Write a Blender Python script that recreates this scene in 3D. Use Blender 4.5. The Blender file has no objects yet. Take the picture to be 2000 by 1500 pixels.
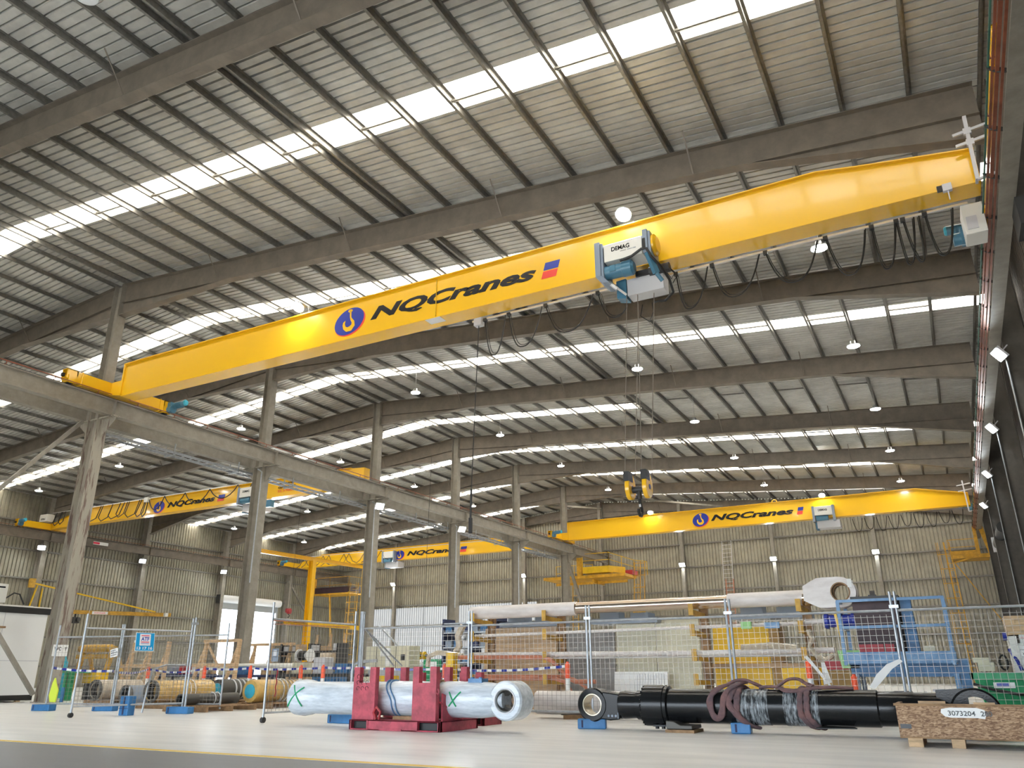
import bpy, bmesh, math, random
from mathutils import Vector, Matrix
random.seed(7)
C = bpy.context.scene.collection
PI = math.pi
V = Vector

# ------------------------------------------------------------------ camera
yaw, pit, rol = math.radians(28.60784), math.radians(20.30123), math.radians(-0.25134)
fw = V((-math.sin(yaw)*math.cos(pit), math.cos(yaw)*math.cos(pit), math.sin(pit)))
r0 = V((math.cos(yaw), math.sin(yaw), 0)); u0 = r0.cross(fw)
rt = r0*math.cos(rol) + u0*math.sin(rol); up = rt.cross(fw)
cd = bpy.data.cameras.new('camera'); cam = bpy.data.objects.new('camera', cd); C.objects.link(cam)
M4 = Matrix(((rt.x, up.x, -fw.x, 0), (rt.y, up.y, -fw.y, 0), (rt.z, up.z, -fw.z, 0.85), (0, 0, 0, 1)))
cam.matrix_world = M4
cd.sensor_width = 36; cd.lens = 1524.03*36/2000; cd.clip_start = 0.1; cd.clip_end = 500
bpy.context.scene.camera = cam

# ------------------------------------------------------------------ world, sun, exposure
w = bpy.data.worlds.new('world'); bpy.context.scene.world = w; w.use_nodes = True
bg = w.node_tree.nodes['Background']
bg.inputs[0].default_value = (0.80, 0.90, 1.0, 1); bg.inputs[1].default_value = 4.8
sd = bpy.data.lights.new('sun', 'SUN'); sd.energy = 24.0; sd.angle = 0.02; sd.color = (1.0, 0.95, 0.87)
so = bpy.data.objects.new('sun', sd); C.objects.link(so)
so.rotation_euler = (math.radians(-24), math.radians(14), 0)
vs = bpy.context.scene.view_settings
vs.view_transform = 'Standard'; vs.look = 'None'; vs.gamma = 1.0; vs.use_curve_mapping = False
vs.exposure = 0.9

# ------------------------------------------------------------------ materials
def mat(name, col, rough=0.6, metal=0.0, var=0.0, scale=3.0, col2=None, bump=0.0, bscale=40.0, emit=None, es=0, coat=0, stretch=None, spec=None, ramp=(.36,.64)):
    m = bpy.data.materials.new(name); m.use_nodes = True
    nt = m.node_tree; b = nt.nodes['Principled BSDF']
    b.inputs['Base Color'].default_value = (*col, 1); b.inputs['Roughness'].default_value = rough
    b.inputs['Metallic'].default_value = metal
    if spec is not None: b.inputs['Specular IOR Level'].default_value = spec
    if coat: b.inputs['Coat Weight'].default_value = coat; b.inputs['Coat Roughness'].default_value = 0.08
    if emit: b.inputs['Emission Color'].default_value = (*emit, 1); b.inputs['Emission Strength'].default_value = es
    if var > 0 or col2 or bump:
        tc = nt.nodes.new('ShaderNodeTexCoord'); mp = nt.nodes.new('ShaderNodeMapping')
        nt.links.new(tc.outputs['Object'], mp.inputs['Vector'])
        if stretch: mp.inputs['Scale'].default_value = stretch
    if var > 0 or col2:
        n = nt.nodes.new('ShaderNodeTexNoise'); n.inputs['Scale'].default_value = scale; n.inputs['Detail'].default_value = 6
        n.inputs['Roughness'].default_value = 0.65
        nt.links.new(mp.outputs[0], n.inputs['Vector'])
        r = nt.nodes.new('ShaderNodeValToRGB')
        c2 = col2 if col2 else tuple(max(0, c*(1-var)) for c in col)
        c1 = col if col2 else tuple(min(1, c*(1+var*.5)) for c in col)
        r.color_ramp.elements[0].position = ramp[0]; r.color_ramp.elements[0].color = (*c2, 1)
        r.color_ramp.elements[1].position = ramp[1]; r.color_ramp.elements[1].color = (*c1, 1)
        nt.links.new(n.outputs['Fac'], r.inputs[0]); nt.links.new(r.outputs[0], b.inputs['Base Color'])
    if bump:
        n2 = nt.nodes.new('ShaderNodeTexNoise'); n2.inputs['Scale'].default_value = bscale
        nt.links.new(mp.outputs[0], n2.inputs['Vector'])
        bp = nt.nodes.new('ShaderNodeBump'); bp.inputs['Strength'].default_value = bump; bp.inputs['Distance'].default_value = 0.02
        nt.links.new(n2.outputs['Fac'], bp.inputs['Height']); nt.links.new(bp.outputs[0], b.inputs['Normal'])
    return m

M = {}
M['yellow'] = mat('crane_yellow', (0.88, 0.50, 0.015), 0.24, coat=0.25, bump=0.012, bscale=1.2)
M['yellow2'] = mat('safety_yellow', (0.80, 0.50, 0.02), 0.4, var=0.12)
M['oldyellow'] = mat('worn_yellow', (0.62, 0.36, 0.05), 0.55, var=0.3)
M['orange_y'] = mat('platform_yellow', (0.70, 0.38, 0.03), 0.5, var=0.25)
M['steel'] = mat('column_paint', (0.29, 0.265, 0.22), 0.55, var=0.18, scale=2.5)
M['steelrust'] = mat('scraped_column_paint', (0.36, 0.33, 0.27), 0.6, col2=(0.17, 0.115, 0.095), scale=1.0, stretch=(9, 9, .8), ramp=(.40,.47))
M['rafter'] = mat('rafter_paint', (0.19, 0.160, 0.125), 0.5, var=0.2, scale=2)
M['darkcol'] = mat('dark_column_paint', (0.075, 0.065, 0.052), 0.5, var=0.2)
M['darksteel'] = mat('dark_steel', (0.05, 0.05, 0.05), 0.5, metal=0.3)
M['purlin'] = mat('galvanised_purlin', (0.26, 0.25, 0.225), 0.42, metal=0.55, var=0.2, scale=9)
M['roof'] = mat('roof_sheet', (0.56, 0.55, 0.51), 0.36, metal=0.2, var=0.16, scale=1.3)
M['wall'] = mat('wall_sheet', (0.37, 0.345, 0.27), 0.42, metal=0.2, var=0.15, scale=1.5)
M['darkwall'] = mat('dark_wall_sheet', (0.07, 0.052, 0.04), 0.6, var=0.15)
M['galv'] = mat('galvanised_pipe', (0.46, 0.49, 0.52), 0.38, metal=0.6, var=0.15, scale=12)
M['wire'] = mat('fence_wire', (0.33, 0.31, 0.28), 0.4, metal=0.5)
M['blueplastic'] = mat('blue_plastic', (0.04, 0.19, 0.43), 0.45, var=0.25)
M['bluepaint'] = mat('blue_paint', (0.045, 0.16, 0.34), 0.45, var=0.3, scale=5)
M['lightblue'] = mat('light_blue_paint', (0.17, 0.33, 0.55), 0.4, col2=(0.05, 0.17, 0.36), scale=2)
M['demagblue'] = mat('hoist_blue', (0.07, 0.20, 0.30), 0.35, var=0.1)
M['hoistgrey'] = mat('hoist_grey', (0.23, 0.28, 0.35), 0.4)
M['offwhite'] = mat('off_white_paint', (0.74, 0.73, 0.68), 0.4)
M['boxgrey'] = mat('light_grey_box', (0.58, 0.58, 0.60), 0.4)
M['white'] = mat('white_paint', (0.82, 0.82, 0.80), 0.35)
M['black'] = mat('black_rubber', (0.015, 0.015, 0.015), 0.5)
M['blackgloss'] = mat('black_gloss_paint', (0.010, 0.011, 0.012), 0.20, bump=0.05, bscale=60, spec=0.32)
M['wrap'] = mat('white_plastic_wrap', (0.70, 0.76, 0.82), 0.22, col2=(0.48, 0.54, 0.60), scale=3.0, stretch=(0.8, 5, 5), bump=0.35, bscale=9, coat=0.3)
M['clearwrap'] = mat('streaky_stretch_wrap', (0.50, 0.56, 0.60), 0.22, col2=(0.02, 0.022, 0.025), scale=5, stretch=(7, 1.5, 1.5), bump=0.4, bscale=14, ramp=(.42,.78))
M['red'] = mat('red_cradle_paint', (0.46, 0.06, 0.09), 0.5, var=0.35, scale=6)
M['sling'] = mat('brown_sling', (0.20, 0.105, 0.10), 0.85, col2=(0.11, 0.075, 0.085), scale=5, bump=0.5, bscale=30)
M['wood'] = mat('pale_timber', (0.62, 0.43, 0.25), 0.7, var=0.3, scale=4, stretch=(1, 1, 6))
M['pallet'] = mat('pallet_timber', (0.34, 0.21, 0.11), 0.8, var=0.4, scale=5)
M['ply'] = mat('plywood', (0.52, 0.36, 0.21), 0.6, var=0.25, scale=1.4, stretch=(1, 1, 8))
M['grey'] = mat('grey_panel', (0.27, 0.26, 0.25), 0.6, var=0.15, scale=3)
M['cream'] = mat('cream_panel', (0.60, 0.57, 0.42), 0.5, var=0.08)
M['yellowpanel'] = mat('yellow_panel', (0.85, 0.52, 0.02), 0.5, var=0.06)
M['brownpaper'] = mat('cardboard_brown', (0.42, 0.26, 0.09), 0.7, var=0.15)
M['whitetube'] = mat('pinkish_white_tube', (0.74, 0.70, 0.67), 0.35, col2=(0.56, 0.51, 0.48), scale=2.0, stretch=(0.6, 2, 2))
M['chrome'] = mat('polished_rod', (0.62, 0.52, 0.42), 0.16, metal=0.9)
M['bore'] = mat('machined_bore', (0.62, 0.55, 0.42), 0.25, metal=0.7)
M['orangepipe'] = mat('orange_pipe', (0.50, 0.18, 0.10), 0.5, var=0.2)
M['orange'] = mat('orange_plastic', (0.95, 0.13, 0.05), 0.45)
M['green'] = mat('green_paint', (0.02, 0.30, 0.12), 0.45, var=0.25, scale=4)
M['limegreen'] = mat('lime_plastic', (0.30, 0.62, 0.22), 0.5)
M['xgreen'] = mat('green_spray_mark', (0.01, 0.35, 0.14), 0.6)
M['maroon'] = mat('maroon_paint', (0.05, 0.025, 0.03), 0.55, var=0.3, scale=3)
M['redpaint'] = mat('red_paint', (0.42, 0.03, 0.04), 0.5, var=0.2)
M['hivis'] = mat('hivis_cloth', (0.72, 0.85, 0.08), 0.7)
M['navy'] = mat('navy_cloth', (0.03, 0.04, 0.10), 0.7)
M['ropegrey'] = mat('wire_rope', (0.25, 0.22, 0.19), 0.5, metal=0.5)
M['copper'] = mat('copper_busbar', (0.30, 0.095, 0.05), 0.4, metal=0.3, var=0.3, scale=3)
M['greenbar'] = mat('earth_busbar', (0.03, 0.13, 0.09), 0.5)
M['signblue'] = mat('sign_blue', (0.0, 0.30, 0.60), 0.5)
M['signred'] = mat('sign_red', (0.75, 0.03, 0.08), 0.5)
M['logoblue'] = mat('logo_blue', (0.02, 0.04, 0.33), 0.3)
M['logored'] = mat('logo_red', (0.80, 0.06, 0.04), 0.3)
M['letter'] = mat('logo_black', (0.012, 0.012, 0.014), 0.25)
M['teal'] = mat('teal_cover', (0.05, 0.45, 0.62), 0.5, var=0.2)
M['darkbore'] = mat('dark_bore', (0.10, 0.095, 0.085), 0.5, metal=0.4)
M['palewrap'] = mat('pale_wrapped_goods', (0.58, 0.50, 0.38), 0.35, col2=(0.40, 0.33, 0.24), scale=6, bump=0.5, bscale=12, coat=0.3)
M['yellowwrap'] = mat('yellow_wrapped_steel', (0.66, 0.43, 0.13), 0.32, var=0.2, scale=6, bump=0.3, bscale=12, coat=0.3)
M['lamp'] = mat('lamp_glow', (1, 1, 1), 0.5, emit=(0.93, 0.97, 1.0), es=60)
M['flood'] = mat('flood_glow', (1, 1, 1), 0.5, emit=(0.90, 0.97, 1.0), es=110)
M['glass'] = mat('lamp_glass', (0.75, 0.78, 0.80), 0.15)
M['alu'] = mat('aluminium', (0.62, 0.62, 0.62), 0.35, metal=0.7)
M['doorgrey'] = mat('shutter_grey', (0.42, 0.44, 0.44), 0.45, metal=0.3)
M['paperwhite'] = mat('paper_white', (0.80, 0.80, 0.78), 0.6)
M['asphalt'] = mat('outside_concrete', (0.55, 0.54, 0.52), 0.9, var=0.1)
M['leaf'] = mat('palm_leaf', (0.16, 0.26, 0.06), 0.6)

def osb():
    m = bpy.data.materials.new('strand_board'); m.use_nodes = True; nt = m.node_tree; b = nt.nodes['Principled BSDF']
    tc = nt.nodes.new('ShaderNodeTexCoord'); mp = nt.nodes.new('ShaderNodeMapping'); mp.inputs['Scale'].default_value = (22, 22, 70)
    mp.inputs['Rotation'].default_value = (0.3, 0.6, 0)
    v = nt.nodes.new('ShaderNodeTexVoronoi'); v.inputs['Scale'].default_value = 1.6
    r = nt.nodes.new('ShaderNodeValToRGB')
    for i, (p, c) in enumerate(((0.0, (0.17, 0.09, 0.05)), (0.35, (0.30, 0.18, 0.10)), (0.7, (0.42, 0.27, 0.16)), (1.0, (0.54, 0.37, 0.23)))):
        e = r.color_ramp.elements[i] if i < 2 else r.color_ramp.elements.new(p)
        e.position = p; e.color = (*c, 1)
    sep = nt.nodes.new('ShaderNodeSeparateColor')
    nt.links.new(tc.outputs['Object'], mp.inputs[0]); nt.links.new(mp.outputs[0], v.inputs['Vector'])
    nt.links.new(v.outputs['Color'], sep.inputs[0]); nt.links.new(sep.outputs[0], r.inputs[0])
    nt.links.new(r.outputs[0], b.inputs['Base Color']); b.inputs['Roughness'].default_value = 0.75
    return m
M['osb'] = osb()

def floormat(name, c1, c2, rough, sc):
    m = bpy.data.materials.new(name); m.use_nodes = True; nt = m.node_tree; b = nt.nodes['Principled BSDF']
    tc = nt.nodes.new('ShaderNodeTexCoord'); mp = nt.nodes.new('ShaderNodeMapping'); mp.inputs['Scale'].default_value = (0.35, 2.2, 1)
    mp.inputs['Rotation'].default_value = (0, 0, 0.35)
    n = nt.nodes.new('ShaderNodeTexNoise'); n.inputs['Scale'].default_value = sc; n.inputs['Detail'].default_value = 8; n.inputs['Roughness'].default_value = 0.6
    r = nt.nodes.new('ShaderNodeValToRGB')
    r.color_ramp.elements[0].position = 0.33; r.color_ramp.elements[0].color = (*c2, 1)
    r.color_ramp.elements[1].position = 0.6; r.color_ramp.elements[1].color = (*c1, 1)
    nt.links.new(tc.outputs['Object'], mp.inputs[0]); nt.links.new(mp.outputs[0], n.inputs['Vector'])
    nt.links.new(n.outputs['Fac'], r.inputs[0]); nt.links.new(r.outputs[0], b.inputs['Base Color'])
    mr = nt.nodes.new('ShaderNodeMapRange'); mr.inputs['To Min'].default_value = rough; mr.inputs['To Max'].default_value = rough+0.28
    nt.links.new(n.outputs['Fac'], mr.inputs[0]); nt.links.new(mr.outputs[0], b.inputs['Roughness'])
    return m
M['floor'] = floormat('trowelled_concrete', (0.80, 0.80, 0.79), (0.64, 0.65, 0.65), 0.20, 1.2)
M['apron'] = floormat('dark_grey_slab', (0.20, 0.21, 0.22), (0.13, 0.14, 0.15), 0.3, 2.0)

def skymat():
    m = bpy.data.materials.new('translucent_roof_sheet'); m.use_nodes = True; nt = m.node_tree
    for n in list(nt.nodes): nt.nodes.remove(n)
    o = nt.nodes.new('ShaderNodeOutputMaterial'); t = nt.nodes.new('ShaderNodeBsdfTranslucent'); d = nt.nodes.new('ShaderNodeBsdfDiffuse')
    t.inputs[0].default_value = (0.93, 0.87, 0.78, 1); d.inputs[0].default_value = (0.8, 0.78, 0.72, 1)
    mx = nt.nodes.new('ShaderNodeMixShader'); mx.inputs[0].default_value = 0.25
    nt.links.new(t.outputs[0], mx.inputs[1]); nt.links.new(d.outputs[0], mx.inputs[2]); nt.links.new(mx.outputs[0], o.inputs[0])
    return m
M['skylight'] = skymat()

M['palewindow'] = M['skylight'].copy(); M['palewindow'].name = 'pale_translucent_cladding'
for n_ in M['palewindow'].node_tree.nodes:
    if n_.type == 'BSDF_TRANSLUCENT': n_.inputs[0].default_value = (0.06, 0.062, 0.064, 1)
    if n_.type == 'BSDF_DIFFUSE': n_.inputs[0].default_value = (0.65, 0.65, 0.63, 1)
# ------------------------------------------------------------------ mesh builder
class MB:
    def __init__(s): s.v = []; s.f = []
    def add(s, vs, fs):
        o = len(s.v); s.v += [V(p) for p in vs]; s.f += [tuple(i+o for i in f) for f in fs]; return s
    def box(s, a, b):
        x0, y0, z0 = a; x1, y1, z1 = b
        return s.add([(x0,y0,z0),(x1,y0,z0),(x1,y1,z0),(x0,y1,z0),(x0,y0,z1),(x1,y0,z1),(x1,y1,z1),(x0,y1,z1)],
                     [(0,3,2,1),(4,5,6,7),(0,1,5,4),(1,2,6,5),(2,3,7,6),(3,0,4,7)])
    def bar(s, p, q, wd, ht, upv=(0,0,1)):           # rectangular bar from p to q
        p = V(p); q = V(q); d = (q-p).normalized(); u = V(upv)
        if abs(d.dot(u)) > .98: u = V((0,1,0))
        a = d.cross(u).normalized(); b = a.cross(d).normalized()
        vs = []
        for e in (p, q):
            for sx, sy in ((-1,-1),(1,-1),(1,1),(-1,1)): vs.append(e + a*sx*wd/2 + b*sy*ht/2)
        return s.add(vs, [(0,1,2,3),(7,6,5,4),(0,4,5,1),(1,5,6,2),(2,6,7,3),(3,7,4,0)])
    def prism(s, poly, ext):                          # poly: 3d points, ext vector
        n = len(poly); e = V(ext); vs = [V(p) for p in poly] + [V(p)+e for p in poly]
        fs = [tuple(range(n-1,-1,-1)), tuple(range(n, 2*n))] + [(i,(i+1)%n,(i+1)%n+n,i+n) for i in range(n)]
        return s.add(vs, fs)
    def cyl(s, p, q, r, r2=None, n=16, cap=True):
        p = V(p); q = V(q); d = (q-p).normalized(); r2 = r if r2 is None else r2
        u = V((0,0,1)) if abs(d.z) < .9 else V((1,0,0))
        a = d.cross(u).normalized(); b = d.cross(a)
        vs = [p + (a*math.cos(2*PI*i/n)+b*math.sin(2*PI*i/n))*r for i in range(n)] + [q + (a*math.cos(2*PI*i/n)+b*math.sin(2*PI*i/n))*r2 for i in range(n)]
        fs = [(i,(i+1)%n,(i+1)%n+n,i+n) for i in range(n)]
        if cap: fs += [tuple(range(n-1,-1,-1)), tuple(range(n,2*n))]
        return s.add(vs, fs)
    def lathe(s, o, ax, prof, n=32, closed=False):    # prof: list of (t along axis, radius)
        o = V(o); d = V(ax).normalized(); u = V((0,0,1)) if abs(d.z) < .9 else V((1,0,0))
        a = d.cross(u).normalized(); b = d.cross(a); m = len(prof)
        vs = []
        for t, r in prof:
            for i in range(n): vs.append(o + d*t + (a*math.cos(2*PI*i/n)+b*math.sin(2*PI*i/n))*r)
        fs = []
        for k in range(m if closed else m-1):
            for i in range(n): fs.append((k*n+i, k*n+(i+1)%n, ((k+1)%m)*n+(i+1)%n, ((k+1)%m)*n+i))
        if not closed:
            fs += [tuple(range(n-1,-1,-1)), tuple((m-1)*n+i for i in range(n))]
        return s.add(vs, fs)
    def tube(s, pts, r, n=6, close=False, flat=1.0):
        pts = [V(p) for p in pts]; m = len(pts); vs = []; a = None
        for i, p in enumerate(pts):
            if close: d = pts[(i+1)%m]-pts[(i-1)%m]
            else: d = pts[min(i+1,m-1)]-pts[max(i-1,0)]
            d.normalize()
            if a is None:
                u = V((0,0,1)) if abs(d.z) < .9 else V((1,0,0)); a = d.cross(u).normalized()
            else: a = (a - d*a.dot(d)).normalized()
            b = d.cross(a)
            vs += [p + (a*math.cos(2*PI*k/n)*flat+b*math.sin(2*PI*k/n))*r for k in range(n)]
        fs = []
        for i in range(m if close else m-1):
            j = (i+1) % m
            for k in range(n): fs.append((i*n+k, i*n+(k+1)%n, j*n+(k+1)%n, j*n+k))
        if not close: fs += [tuple(range(n-1,-1,-1)), tuple((m-1)*n+k for k in range(n))]
        return s.add(vs, fs)
    def ibeam(s, p, q, D, W, tf=0.02, tw=0.012, upv=(0,0,1)):
        p = V(p); q = V(q); d = (q-p).normalized(); u = V(upv); a = d.cross(u).normalized(); b = a.cross(d).normalized()
        h = D/2; w2 = W/2; t = tw/2
        poly = [(-w2,-h),(w2,-h),(w2,-h+tf),(t,-h+tf),(t,h-tf),(w2,h-tf),(w2,h),(-w2,h),(-w2,h-tf),(-t,h-tf),(-t,-h+tf),(-w2,-h+tf)]
        vs = [p+a*x+b*y for x,y in poly]+[q+a*x+b*y for x,y in poly]; n = 12
        fs = [(i,(i+1)%n,(i+1)%n+n,i+n) for i in range(n)]
        for base, rev in ((0, True), (n, False)):
            for f in ((0,1,2,11),(3,4,9,10),(5,6,7,8)): fs.append(tuple(base+i for i in (reversed(f) if rev else f)))
        return s.add(vs, fs)
    def build(s, name, m, parent=None, smooth=False, bevel=0):
        me = bpy.data.meshes.new(name); off = V((0,0,0))
        if parent is not None:
            off = WL[parent.name] if parent.name in WL else V((0,0,0))
        me.from_pydata([tuple(p-off) for p in s.v], [], s.f); me.update()
        bm = bmesh.new(); bm.from_mesh(me); bmesh.ops.recalc_face_normals(bm, faces=bm.faces); bm.to_mesh(me); bm.free()
        if isinstance(m, str): m = M[m]
        me.materials.append(m)
        if smooth:
            me.polygons.foreach_set('use_smooth', [True]*len(me.polygons))
            try: me.set_sharp_from_angle(angle=math.radians(35))
            except Exception: pass
        o = bpy.data.objects.new(name, me); C.objects.link(o)
        if parent is not None: o.parent = parent
        WL[o.name] = off
        if bevel:
            bv = o.modifiers.new('bevel', 'BEVEL'); bv.width = bevel; bv.segments = 2; bv.limit_method = 'ANGLE'
        return o
WL = {}
def tag(o, label, cat, group=None, kind=None):
    if label: o['label'] = label
    if cat: o['category'] = cat
    if group: o['group'] = group
    if kind: o['kind'] = kind
    return o
def thing(name, label, cat, loc, group=None):
    o = bpy.data.objects.new(name, None); C.objects.link(o); o.location = loc; WL[o.name] = V(loc)
    o.empty_display_size = 0.1
    return tag(o, label, cat, group)
def kids(o): return [c for c in bpy.data.objects if c.parent == o]
def copytree(o, loc, label=None, rotz=None):
    def rec(src, par):
        c = src.copy(); C.objects.link(c)
        if par is not None: c.parent = par
        for ch in kids(src): rec(ch, c)
        return c
    c = rec(o, None); c.location = loc
    if rotz is not None: c.rotation_euler.z = rotz
    if label: c['label'] = label
    return c
def struct(o, label=None):
    o['kind'] = 'structure'
    if label: o['label'] = label
    return o

def text(name, st, m, parent, origin, ux, uy, width, height, shear=0.0, bold=0.0, depth=0.004):
    """flat lettering: origin = lower left corner, ux/uy = unit axes, scaled to width x height (metres)"""
    cu = bpy.data.curves.new('t', 'FONT'); cu.body = st; cu.size = 1; cu.shear = shear; cu.offset = bold; cu.extrude = 0.01
    cu.resolution_u = 3
    ob = bpy.data.objects.new('t', cu); C.objects.link(ob)
    dg = bpy.context.evaluated_depsgraph_get(); me = bpy.data.meshes.new_from_object(ob.evaluated_get(dg))
    bpy.data.objects.remove(ob); bpy.data.curves.remove(cu)
    xs = [v.co.x for v in me.vertices]; ys = [v.co.y for v in me.vertices]
    x0, x1, y0, y1 = min(xs), max(xs), min(ys), max(ys)
    ux = V(ux).normalized(); uy = V(uy).normalized(); nz = ux.cross(uy); off = WL[parent.name] if parent else V((0,0,0)); og = V(origin)
    for v in me.vertices:
        v.co = og + ux*((v.co.x-x0)/(x1-x0)*width) + uy*((v.co.y-y0)/(y1-y0)*height) + nz*(v.co.z/0.01*depth) - off
    me.name = name; me.materials.clear(); me.materials.append(M[m])
    o = bpy.data.objects.new(name, me); C.objects.link(o)
    if parent: o.parent = parent
    WL[o.name] = off
    return o

# ================================================================== SETTING
RX = -26.5; SL = 0.083; RZ = 15.15
def zr(x): return RZ - SL*abs(x-RX)               # top of rafter
XR, XL = 3.2, -56.2                                # side walls
Y0, YE, BAY = -7.55, 65.4, 8.1
frames = [0.55+BAY*i for i in range(8)]            # 0.55 8.65 16.75 ... 57.25
fl = MB().box((XL-0.2, 6.93, -0.3), (XR+0.2, YE+0.2, 0)).build('floor', 'floor'); struct(fl, 'pale trowelled concrete floor of the hall')
fb = MB().box((XL-0.2, Y0-0.5, -0.3), (XR+0.2, 3.0, 0)).build('floor_front', 'apron'); struct(fb, 'dark concrete floor inside the front door')
ap = MB().box((XL-0.2, 3.0, -0.3), (XR+0.2, 6.93, -0.002)).build('floor_apron', 'apron'); struct(ap, 'dark grey slab in front of the yellow line')
ln = MB().box((XL, 6.93, -0.001), (XR, 7.03, 0.003)).build('trim_1', 'yellow2'); struct(ln, 'yellow line painted across the floor')
og = MB().box((-160, -120, -0.5), (100, 180, -0.31)).build('ground', 'asphalt'); struct(og, 'bright concrete ground outside the hall')

def groove_profile(a, b, pitch, gw, gd):
    """points (s, h): flat pan at h=0 with narrow grooves of depth gd"""
    pts = [(a, 0)]; s = a + pitch/2
    while s + gw < b:
        pts += [(s-gw/2, 0), (s-gw/4, gd), (s+gw/4, gd), (s+gw/2, 0)]; s += pitch
    pts.append((b, 0)); return pts
def roofsheet(name, m, side, ya, yb, xin=0.0, xout=29.9):
    prof = groove_profile(ya, yb, 0.24, 0.06, 0.065)
    mb = MB(); vs = []; fs = []
    xs = (RX+side*xin, RX+side*xout)
    for y, h in prof:
        for x in xs: vs.append((x, y, zr(x)+0.18+h))
    k = len(prof)
    for i in range(k-1): fs.append((2*i, 2*i+1, 2*i+3, 2*i+2))
    mb.add(vs, fs)
    return mb.build(name, m)
strips = [(12.2, 13.12, 29.9), (20.3, 21.2, 29.9), (28.72, 29.62, 29.9), (37.35, 38.35, 13.7), (45.25, 46.15, 29.9), (53.4, 54.3, 29.9), (61.5, 62.4, 29.9)]
nwin = 0
for side, nm in ((1, 'right'), (-1, 'left')):
    mbs = MB(); ycur = Y0; allv = []
    segs = []
    for (a, b, xo) in strips:
        segs.append((ycur, a, 0, 29.9)); 
        if xo < 29: segs.append((a, b, xo, 29.9))
        ycur = b
    segs.append((ycur, YE, 0, 29.9))
    for (a, b, xi, xo) in segs:
        prof = groove_profile(a, b, 0.24, 0.06, 0.065); vs = []
        for y, h in prof:
            for x in (RX+side*xi, RX+side*xo): vs.append((x, y, zr(x)+0.18+h))
        mbs.add(vs, [(2*i, 2*i+1, 2*i+3, 2*i+2) for i in range(len(prof)-1)])
    o = mbs.build('ceiling' if side == 1 else 'ceiling_left', 'roof'); struct(o, 'ribbed metal roof sheeting of the %s slope' % nm)
    for (a, b, xo) in strips:
        nwin += 1
        o = roofsheet('window_%d' % nwin, 'skylight', side, a, b, 0, xo); struct(o, 'translucent roof strip on the %s slope' % nm)

def wallsheet(name, m, pa, pb, z0, ztop, nrm, holes=(), label=''):
    """ribbed sheet from pa to pb (2d); ztop(s) gives top height; holes (s0, s1, z1): openings from the floor to z1"""
    pa = V((*pa, 0)); pb = V((*pb, 0)); L = (pb-pa).length; d = (pb-pa)/L; n = V(nrm)
    mb = MB(); prof = groove_profile(0, L, 0.26, 0.09, 0.07)
    pts = sorted(set([p for p in prof]+[(h, 0) for hh in holes for h in hh[:2]]))
    for i in range(len(pts)-1):
        (s0, h0), (s1, h1) = pts[i], pts[i+1]; c = (s0+s1)/2; zb = z0
        for hh in holes:
            if hh[0] <= c <= hh[1]: zb = hh[2]
        P = lambda s, h, z: pa+d*s+n*h+V((0,0,z))
        mb.add([P(s0,h0,zb),P(s1,h1,zb),P(s1,h1,ztop(s1)),P(s0,h0,ztop(s0))], [(0,1,2,3)])
    return struct(mb.build(name, m), label)
top = lambda x: zr(x)+0.26
wallsheet('wall_back', 'wall', (XL, YE), (XR, YE), 0, lambda s: top(XL+s), (0, 1, 0), holes=((3.9, 23.0, 6.9),), label='ribbed metal end wall')
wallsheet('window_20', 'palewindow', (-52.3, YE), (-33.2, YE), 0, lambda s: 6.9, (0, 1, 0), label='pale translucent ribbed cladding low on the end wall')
wallsheet('wall_left', 'wall', (XL, Y0), (XL, YE), 0, lambda s: top(XL), (-1, 0, 0), holes=((49.6-Y0, 56.0-Y0, 6.6),), label='ribbed metal side wall with the open shutter')
wf = MB()
for a, b, z in ((XL, -24.0, 0), (-24.0, 2.0, 6.2), (2.0, XR, 0)):
    n_ = max(1, int((b-a)/4))
    for i in range(n_):
        xa, xb = a+(b-a)*i/n_, a+(b-a)*(i+1)/n_
        for u, v in (((xa, RX), (RX, xb)) if xa < RX < xb else ((xa, xb),)): wf.prism([(u,Y0-.05,z),(v,Y0-.05,z),(v,Y0-.05,top(v)+.05),(u,Y0-.05,top(u)+.05)], (0,.04,0))
struct(wf.build('wall_front', 'wall'), 'metal front wall behind the camera with a wide door opening')
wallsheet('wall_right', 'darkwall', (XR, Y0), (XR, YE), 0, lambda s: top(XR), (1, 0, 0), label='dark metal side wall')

# girts on end wall and left wall
girt_z = (1.4, 3.3, 5.2, 7.12, 9.05, 10.95)
for i, z in enumerate(girt_z):
    o = MB().box((XL+.02, YE-0.18, z-0.05), (XR-.02, YE-.005, z+0.05)).build('wall_girt', 'purlin')
    tag(o, 'long horizontal girt on the end wall, %s from the floor' % ('lowest','second','third','fourth','fifth','sixth')[i], 'wall girt', 'girts of the end wall')
    if z > 6.6 or True:
        mb = MB()
        if z > 6.8: mb.box((XL+.005, Y0, z-.05), (XL+0.18, YE-.2, z+.05))
        else:
            mb.box((XL+.005, Y0, z-.05), (XL+0.18, 49.4, z+.05)); mb.box((XL+.005, 56.2, z-.05), (XL+0.18, YE-.2, z+.05))
        o = mb.build('wall_girt', 'purlin')
        tag(o, 'long horizontal girt on the shutter wall, %s from the floor' % ('lowest','second','third','fourth','fifth','sixth')[i], 'wall girt', 'girts of the left wall')

ordn = ['first','second','third','fourth','fifth','sixth','seventh','eighth','ninth','tenth','eleventh','twelfth','thirteenth','fourteenth','fifteenth','sixteenth','seventeenth','eighteenth','nineteenth','twentieth','twenty-first','twenty-second','twenty-third']
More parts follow.
